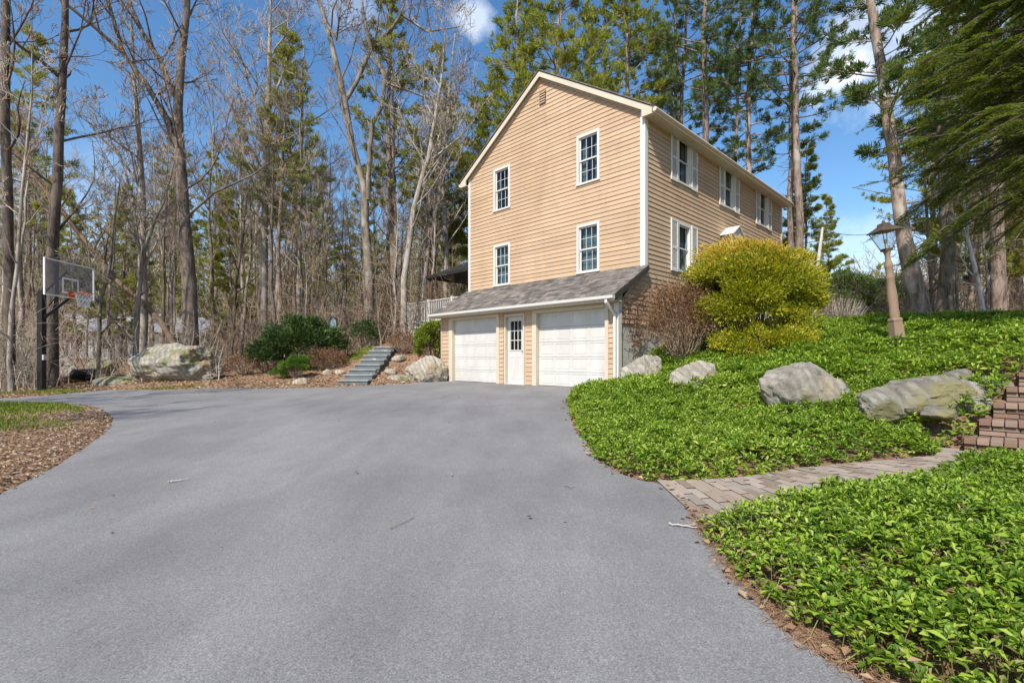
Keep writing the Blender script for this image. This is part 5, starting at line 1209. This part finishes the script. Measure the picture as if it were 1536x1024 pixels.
PN = [  # px of trunk, Y, proto, scale
 (765, 25, 0, .95, 'dense bright green pine rising behind the left roof slope'), (725, 29, 4, 1.15, 'younger green pine peeking past the left roof edge'), (838, 24, 0, 1.1, 'broad yellow green pine above the roof ridge'),
 (905, 26, 1, 1.05, 'feathery pine just right of the roof ridge'), (955, 24, 1, .98, 'thick crowned pine above the right roof slope'),
 (1008, 26, 3, 1.0, 'thin double looking pine trunk above the right roof slope'), (1020, 28, 2, 1.0, 'slim dark pine just behind the thin pine right of the ridge'), (1058, 23.5, 2, 1.05, 'tall pine with thick pale straight trunk above the eave'), (1113, 25, 3, 1.02, 'dark pine with rough trunk behind the middle of the eave'),
 (1090, 30, 3, .95, 'slender distant pine between the two big eave pines'), (1180, 24, 3, 1.0, 'sparse pine at the far right roof corner, left trunk of a pair'), (1199, 23, 2, 1.0, 'sparse pine at the far right roof corner, right trunk of a pair'), (1212, 27, 4, .85, 'bushy green pine below the pair at the right end of the roof'),
 (1400, 26, 0, .8, 'bushy pine behind the leaning pine right of the lamp'), (1455, 22, 4, 1.1, 'low dense pine beyond the pale leaning birch'), (1530, 24, 0, .8, 'bushy pine behind the brick wall at the right edge'), (1575, 21, 4, 1.2, 'low dense pine at the right edge beyond the brick wall'), (1250, 38, 4, .9, 'small distant pine on the crest beyond the yellow shrub'),
 (418, 22, 5, .80, 'dark pine with round crown in the middle of the left woods'), (445, 27, 5, .9, 'green pine behind the round crowned dark pine in the left woods'), (592, 23.5, 5, .86, 'large green pine behind the double stemmed tree'), (638, 26, 5, .82, 'green pine between the double stemmed tree and the roof'), (672, 33, 0, .8, 'far green pine touching the left roof edge'),
 (30, 23, 5, .85, 'pine with green boughs at the far left edge'), (115, 33, 4, .95, 'small pine behind the basketball backboard'), (250, 36, 1, .8, 'far pine behind the big V crowned tree'), (180, 30, 4, .9, 'young pine left of the pale grey trunk'), (315, 36, 1, .72, 'far pine right of the big V crowned tree'), (350, 33, 4, .9, 'small far pine left of the rhododendron'), (490, 35, 0, .62, 'far pine with pointed top above the rhododendron'), (545, 36, 0, .66, 'far pine left behind the slate steps'), (375, 38, 1, .8, 'far pine left of the mid woods pines'), (60, 38, 0, .75, 'far green pine at the far left behind the backboard')]
seen = {}
for px, Y, k, s_, lb in PN:
    X = (px-CX)/F*Y; z = H1(X, Y); sk, mt_, Hh = pp_[k]
    if k not in seen: seen[k] = pine_obj(lb, (X, Y, z), sk, np.random.default_rng(400+k), mt_, group='tall pines'); o = seen[k]
    else: o = copy_tree(seen[k]); o['label'] = lb; o.location = (X, Y, z)
    o.scale = (s_, s_, s_); o.rotation_euler = (rr.uniform(-.015, .015), rr.uniform(-.015, .015), rr.uniform(0, 6.28))
# leaning rough barked pine behind the lamp, and its neighbours on the crest
def custom_pine(label, pts, Y, widths, seed, t0, Lm, nb_, mat, dense=.8, bark='bark_pine', **kw):
    rq = random.Random(seed); base = W(*pts[0], Y); loc = Vector((base.x, Y, H1(base.x, Y)-.05)); sk = pine_skel(rq, 14, .2, t0, Lm, nb_, dense=dense, sub=9, tuft=4, **kw)
    path = [W(a, b, Y)-loc for a, b in pts]; path[0].z = 0
    d = [0]; 
    for a, b in zip(path[:-1], path[1:]): d.append(d[-1]+(b-a).length)
    N = 14; np_ = []; nr_ = []
    for i in range(N+1):
        t = d[-1]*i/N; j = max(0, min(len(d)-2, next((q for q in range(len(d)-1) if d[q+1] >= t), len(d)-2))); f_ = (t-d[j])/(d[j+1]-d[j]); np_.append(path[j].lerp(path[j+1], f_)+Vector((rq.gauss(0, .012), 0, 0))); nr_.append((widths[j]+(widths[j+1]-widths[j])*f_)*Y/F/2)
    op, orr, br, tw, tf = sk; Ht = d[-1]
    def mp(v, ref):   # move a branch from the straight trunk onto the bent one
        return v+ref
    nbr = []; ntw = []; ntf = []; 
    def shift(v):
        t = max(0, min(N-1e-6, v.z/14*N)); i = int(t); f_ = t-i; o_ = op[i].lerp(op[i+1], f_); return np_[i].lerp(np_[i+1], f_)-o_
    cur = None
    for p, r_ in br: s_ = shift(p[0]); nbr.append(([q+s_ for q in p], r_))
    for p, r_ in tw: s_ = shift(p[0]); ntw.append(([q+s_ for q in p], r_))
    for p, dd in tf: ntf.append((p+shift(p), dd))
    return pine_obj(label, loc, (np_, nr_, nbr, ntw, ntf), np.random.default_rng(seed), mat, bark)
custom_pine('leaning pine with thick flaking bark right behind the lamp post', [(1384, 478), (1376, 440), (1362, 385), (1350, 320), (1338, 210), (1322, 110), (1306, 0), (1292, -110)], 14.0, [32, 26, 22, 18, 16, 14, 11, 6], 501, .42, 1.7, 46, 'pine_needle_dark', .7)
custom_pine('pine with smooth grey curved trunk right of the leaning pine', [(1417, 482), (1419, 430), (1424, 380), (1418, 300), (1412, 180), (1416, 60), (1420, -60)], 15.0, [22, 20, 18, 16, 14, 11, 7], 502, .5, 2.0, 40, 'pine_needle_dark', .8, bark='bark_grey')
custom_pine('brown pine trunk at the right edge above the brick wall', [(1500, 488), (1497, 400), (1494, 280), (1490, 120), (1488, -60)], 18.0, [20, 18, 16, 13, 9], 503, .4, 2.4, 50, 'pine_needle_dark', 1.0)
custom('pale leaning birch trunk low in the woods right of the grey curved pine', [(1478, 486), (1470, 440), (1462, 400), (1452, 360), (1446, 300)], 17.0, [9, 8, 7, 6, 3], bark='birch', twig='twig', seed=31, n=(8, 5, 4, 3), t0=.2, name='birch_tree')
custom('thin dark bare tree between leaning pine and curved pine', [(1400, 480), (1396, 420), (1392, 350), (1388, 280), (1392, 200)], 19.0, [7, 6, 5, 4, 2], bark='bark_dark', seed=32, n=(9, 5, 4, 3), t0=.2)
# ---- hemlock: near tree whose boughs hang in from the right
def hemlock(label, loc, seed, Hh, az0, az1, nb_, Lm, hmin, hmax):
    rq = random.Random(seed); rg_ = np.random.default_rng(seed); root = thing('hemlock_tree', label, 'tree', loc); path = wavy(rq, Vector((0, 0, 0)), Vector((.2, .1, Hh)), 10, .03)
    m = MB(); m.tubes([([path[0]+Vector((0, 0, -.3))]+path, [.30]+[.22*(1-.8*i/10) for i in range(11)])], 12); br = []; tw = []; T = []
    for j in range(nb_):
        z = hmin+(hmax-hmin)*(j+rq.random())/nb_; a = rq.uniform(az0, az1); L = Lm*rq.uniform(.55, 1.1)*(1.12-.45*(z/Hh)); d = Vector((math.cos(a), math.sin(a), rq.uniform(-.22, .45))).normalized(); q = Vector((path[int(z/Hh*9.9)].x, path[int(z/Hh*9.9)].y, z)); pts = [q.copy()]; n = 8
        for _ in range(n):
            d = (d+Vector((rq.gauss(0, .06), rq.gauss(0, .06), -.07+rq.gauss(0, .05)))).normalized(); q = q+d*(L/n); pts.append(q.copy())
        br.append((pts, [max(.005, .028*(1-.85*i/n)) for i in range(n+1)]))
        for s_ in range(int(15*L/Lm)+8):
            tt = rq.uniform(.12, 1); i2 = min(n-1, int(tt*n)); b = pts[i2].lerp(pts[i2+1], tt*n-i2); ax = (pts[i2+1]-pts[i2]).normalized(); sg = 1 if s_ % 2 else -1; sd = Vector((-ax.y, ax.x, 0)).normalized()*sg
            dd = (ax*.75+sd*rq.uniform(.5, 1.0)+Vector((0, 0, rq.uniform(-.3, .02)))).normalized(); l = L*rq.uniform(.14, .30)*(1.15-tt*.6); e = b+dd*l+Vector((0, 0, -.12*l)); tw.append(([b, b.lerp(e, .5)+Vector((0, 0, .02)), e], [.006, .004, .002]))
            k = int(l/.045)+2
            for w_ in range(k):      # third order sprigs, flat and alternate
                f_ = (w_+.5)/k; pp = b.lerp(e, f_); sg2 = 1 if w_ % 2 else -1; s2_ = Vector((-dd.y, dd.x, 0)).normalized()*sg2; d3 = (dd*.7+s2_*.8+Vector((0, 0, rq.uniform(-.25, .1)))).normalized(); T.append((pp, d3, rq.uniform(.07, .17)*(1.1-.5*f_)))
    m.tubes(br, 6); m.tubes(tw, 3); m.build('trunk', M['bark_dark'], root, smooth=True)
    P = np.array([tuple(t[0]) for t in T]); Dd = np.array([tuple(t[1]) for t in T]); Ls = np.array([t[2] for t in T]); S = np.cross(Dd, UP); S /= np.linalg.norm(S, axis=1, keepdims=True)+1e-9; m = MB()
    for q in range(9):
        f_ = (q+.4)/9; 
        for sg in (-1, 1):
            m.leaves(P+Dd*(Ls*f_)[:, None], Dd*.6+S*sg+rg_.normal(size=P.shape)*.1, UP+rg_.normal(size=P.shape)*.35, Ls*.38*(1.15-.6*f_), .012, 0, 0)
    m.build('crown', M['hemlock_needle'], root); return root
hemlock('near hemlock with dark drooping boughs filling the upper right corner', (9.6, 7.6, H1(9.6, 7.6)), 601, 12.0, 1.7, 4.9, 210, 3.4, 2.7, 8.8)
hemlock('second hemlock behind the near one, its boughs at the right edge', (13.6, 12.2, H1(13.6, 12.2)), 602, 14, 1.7, 4.9, 110, 3.8, 3.6, 13)

# trees just left of the picture, whose crowns throw streaks of shade over the far drive
for X, Y, k, s_, lb in ((-12.5, -1.5, 2, 1.15, 'tall bare tree left of the driveway nearest the viewer, shading the asphalt'), (-14.5, 3.5, 5, 1.3, 'bare tree beside the leaf covered island, left of the photo'), (-17.5, .5, 4, 1.2, 'bare tree farthest left beyond the leaf covered island')):
    o = copy_tree(protos[k][0]); o.location = (X, Y, H1(X, Y)-.05); o.scale = (s_, s_, s_); o.rotation_euler = (0, 0, X); o['label'] = lb
# ---- brush thicket and far woods (uncountable)
def thicket(name, n, region, hmin, hmax, mat, seed, rmin=.007):
    rr2 = random.Random(seed); L = []; xs_, ys_ = [], []
    while len(xs_) < n:
        px, Y = region(rr2)
        if 85 < px < 335 and rr2.random() < .82: continue
        X = (px-CX)/F*Y
        xs_.append(X); ys_.append(Y)
    zz = H(np.array(xs_), np.array(ys_))
    for X, Y, z in zip(xs_, ys_, zz):
        h = rr2.uniform(hmin, hmax); r_ = rr2.uniform(.008, .02); d = Vector((rr2.gauss(0, .22), rr2.gauss(0, .22), 1)).normalized(); q = Vector((X, Y, z-.05)); pts = [q.copy()]; n_ = 5
        for _ in range(n_): d = (d+Vector((rr2.gauss(0, .13), rr2.gauss(0, .13), .02))).normalized(); q = q+d*h/n_; pts.append(q.copy())
        L.append((pts, [max(rmin, r_*(1-.7*i/n_)) for i in range(n_+1)]))
        for _ in range(rr2.randint(3, 8)):
            i = rr2.randint(1, n_-1); d2 = (Vector((rr2.gauss(0, 1), rr2.gauss(0, 1), rr2.uniform(-.1, 1.1)))).normalized(); b = pts[i]; l = h*rr2.uniform(.15, .4); m1 = b+d2*l*.5+Vector((rr2.gauss(0, .05), 0, rr2.gauss(0, .06))); e = b+d2*l+Vector((0, 0, rr2.uniform(-.1, .2)*l)); L.append(([b, m1, e], [rmin*1.2, rmin, rmin*.7]))
            if rr2.random() < .7: L.append(([m1, m1+Vector((rr2.gauss(0, .2), rr2.gauss(0, .2), rr2.uniform(0, .3)))*l, m1+Vector((rr2.gauss(0, .3), rr2.gauss(0, .3), rr2.uniform(.1, .5)))*l], [rmin*.9, rmin*.7, rmin*.6]))
    m = MB(); m.tubes(L, 3); m.build(name, M[mat], None, kind='stuff')
thicket('brush', 850, lambda r: (r.uniform(-40, 700), r.uniform(19.5, 30)), 1.2, 4.5, 'twig_brown', 71)
thicket('brush', 300, lambda r: (r.uniform(-60, 330), r.uniform(16.8, 20)), .8, 2.6, 'twig', 72, .005)
thicket('brush', 560, lambda r: (r.uniform(-40, 720), r.uniform(30, 44)), 2, 7, 'twig_brown', 73, .011)
thicket('brush', 500, lambda r: (r.uniform(1225, 1620), r.uniform(18, 32)), .8, 2.6, 'twig_brown', 74)
thicket('brush', 90, lambda r: (r.uniform(-60, 55), r.uniform(14.5, 17)), 1.2, 4, 'twig', 75, .005)
rg2 = np.random.default_rng(5); rr2 = random.Random(55); L = []; FN = []
for i in range(900):
    px = rr2.uniform(-60, 1620); Y = rr2.uniform(48, 95)
    if 160 < px < 250 and Y < 52: continue
    X = (px-CX)/F*Y; z = H1(X, Y); h = rr2.uniform(9, 17)*(.55 if 1200 < px < 1400 else 1); b = Vector((X, Y, z-.2)); t_ = b+Vector((rr2.gauss(0, .5), rr2.gauss(0, .5), h)); r_ = rr2.uniform(.08, .2)
    L.append(([b, b.lerp(t_, .5)+Vector((rr2.gauss(0, .2), 0, 0)), t_], [r_, r_*.75, .03]))
    for _ in range(16):
        f_ = rr2.uniform(.25, 1); p = b.lerp(t_, f_); a = rr2.uniform(0, 6.28); l = rr2.uniform(1, 3); e = p+Vector((math.cos(a), math.sin(a), rr2.uniform(.2, 1.2)))*l; L.append(([p, p.lerp(e, .5)+Vector((0, 0, .1)), e], [.04, .03, .02]))
        for _ in range(2): e2 = p.lerp(e, .6)+Vector((rr2.gauss(0, 1), rr2.gauss(0, 1), rr2.uniform(0, 1.2))); L.append(([p.lerp(e, .5), e2, e2+Vector((0, 0, .4))], [.025, .02, .015]))
    if rr2.random() < .42:
        for _ in range(70):
            f_ = rr2.uniform(.3, 1); p = b.lerp(t_, f_); w_ = 2.6*(1.1-f_); FN.append((p+Vector((rr2.gauss(0, w_*.5), rr2.gauss(0, w_*.5), rr2.gauss(0, .3))), Vector((rr2.gauss(0, 1), rr2.gauss(0, 1), .2)).normalized()))
m = MB(); m.tubes(L, 3); m.build('far_woods', M['twig'], None, kind='stuff')
m = needles(FN, rg2, 9, .5, .11, .9); m.build('far_pine_foliage', M['pine_needle'], None, kind='stuff')
# overhead wire at right
m = MB(); a = W(1236, 347, 17.2); b = W(1335, 337, 30); pts = [a.lerp(b, i/12)+Vector((0, 0, -.35*math.sin(math.pi*i/12))) for i in range(13)]; m.tubes([(pts, [.012]*13)], 4)
o = m.build('overhead_wire', M['wire'], None, label='thin dark overhead wire crossing the sky beside the lamp post', category='wire')
# ================= camera, light, sky
cam = bpy.data.cameras.new('camera'); co = bpy.data.objects.new('camera', cam); COL.objects.link(co); sc.camera = co
cam.sensor_width = 36; cam.lens = 36*F/1536; co.location = (0, 0, CZ); co.rotation_euler = (R_(90), 0, 0)
cam.shift_y = (HY-512)/1536; cam.clip_end = 2000; cam.clip_start = .05
EL = 47; AZ = math.atan2(-.42, -.907)
sd = Vector((math.sin(AZ)*math.cos(R_(EL)), math.cos(AZ)*math.cos(R_(EL)), math.sin(R_(EL))))
sl = bpy.data.lights.new('sun', 'SUN'); sl.energy = 4.6; sl.angle = R_(.53); sl.color = (1, .945, .86)
so = bpy.data.objects.new('sun', sl); COL.objects.link(so); so.rotation_euler = sd.to_track_quat('Z', 'Y').to_euler(); so.location = (0, 0, 30)
w = bpy.data.worlds.new('World'); sc.world = w; w.use_nodes = True; nt = w.node_tree; nt.nodes.clear()
out = nt.nodes.new('ShaderNodeOutputWorld'); bg = nt.nodes.new('ShaderNodeBackground'); sky = nt.nodes.new('ShaderNodeTexSky')
sky.sky_type = 'NISHITA'; sky.sun_disc = False; sky.sun_elevation = R_(EL); sky.sun_rotation = AZ; sky.altitude = 50; sky.air_density = 1.1; sky.dust_density = .6; sky.ozone_density = 2.0
tc = nt.nodes.new('ShaderNodeTexCoord')
def vm(op, a, b=None, sc_=None):
    n = nt.nodes.new('ShaderNodeVectorMath'); n.operation = op; nt.links.new(a, n.inputs[0])
    if b is not None:
        if isinstance(b, tuple): n.inputs[1].default_value = b
        else: nt.links.new(b, n.inputs[1])
    if sc_ is not None: n.inputs[3].default_value = sc_
    return n
def mt(op, a, b=None, clamp=False):
    n = nt.nodes.new('ShaderNodeMath'); n.operation = op; n.use_clamp = clamp
    for i, v in ((0, a), (1, b)):
        if v is None: continue
        if isinstance(v, bpy.types.NodeSocket): nt.links.new(v, n.inputs[i])
        else: n.inputs[i].default_value = v
    return n.outputs[0]
nz = nt.nodes.new('ShaderNodeTexNoise'); nz.inputs['Scale'].default_value = 9; nz.inputs['Detail'].default_value = 8; nz.inputs['Roughness'].default_value = .6
nt.links.new(tc.outputs['Generated'], nz.inputs['Vector'])
tot = None
for px, py, rad, amt in ((1268, 112, .055, .95), (1262, 88, .06, .5), (712, 26, .045, .5), (1400, 50, .09, .45), (1290, 40, .06, .4), (520, 12, .07, .2), (110, 320, .16, .15), (1340, 130, .09, .35), (1290, 390, .16, .25)):
    d = Vector(((px-CX)/F, 1, -(py-HY)/F)).normalized()
    df = vm('SUBTRACT', tc.outputs['Generated'], tuple(d)); df = vm('MULTIPLY', df.outputs[0], (1, 1, 1.5))
    ln = vm('LENGTH', df.outputs[0]).outputs['Value']
    e = mt('SUBTRACT', 1.0, mt('DIVIDE', ln, rad)); e = mt('ADD', e, mt('MULTIPLY', mt('SUBTRACT', nz.outputs[0], .5), 2.6)); e = mt('MULTIPLY', mt('MULTIPLY', e, 1.6, True), amt)
    tot = e if tot is None else mt('MAXIMUM', tot, e)
hsv = nt.nodes.new('ShaderNodeHueSaturation'); hsv.inputs['Saturation'].default_value = 1.24; hsv.inputs['Value'].default_value = .9; nt.links.new(sky.outputs[0], hsv.inputs['Color'])
mx = nt.nodes.new('ShaderNodeMix'); mx.data_type = 'RGBA'; nt.links.new(tot, mx.inputs[0]); nt.links.new(hsv.outputs[0], mx.inputs[6]); mx.inputs[7].default_value = (6.6, 6.9, 7.4, 1)
nt.links.new(mx.outputs[2], bg.inputs[0]); bg.inputs[1].default_value = .15; nt.links.new(bg.outputs[0], out.inputs[0])
sc.view_settings.view_transform = 'Standard'; sc.view_settings.look = 'None'; sc.view_settings.exposure = .46; sc.view_settings.gamma = 1
sc.cycles.max_bounces = 6; sc.cycles.diffuse_bounces = 3; sc.cycles.transparent_max_bounces = 8; sc.cycles.glossy_bounces = 2; sc.cycles.transmission_bounces = 3
sc.cycles.sample_clamp_indirect = 6
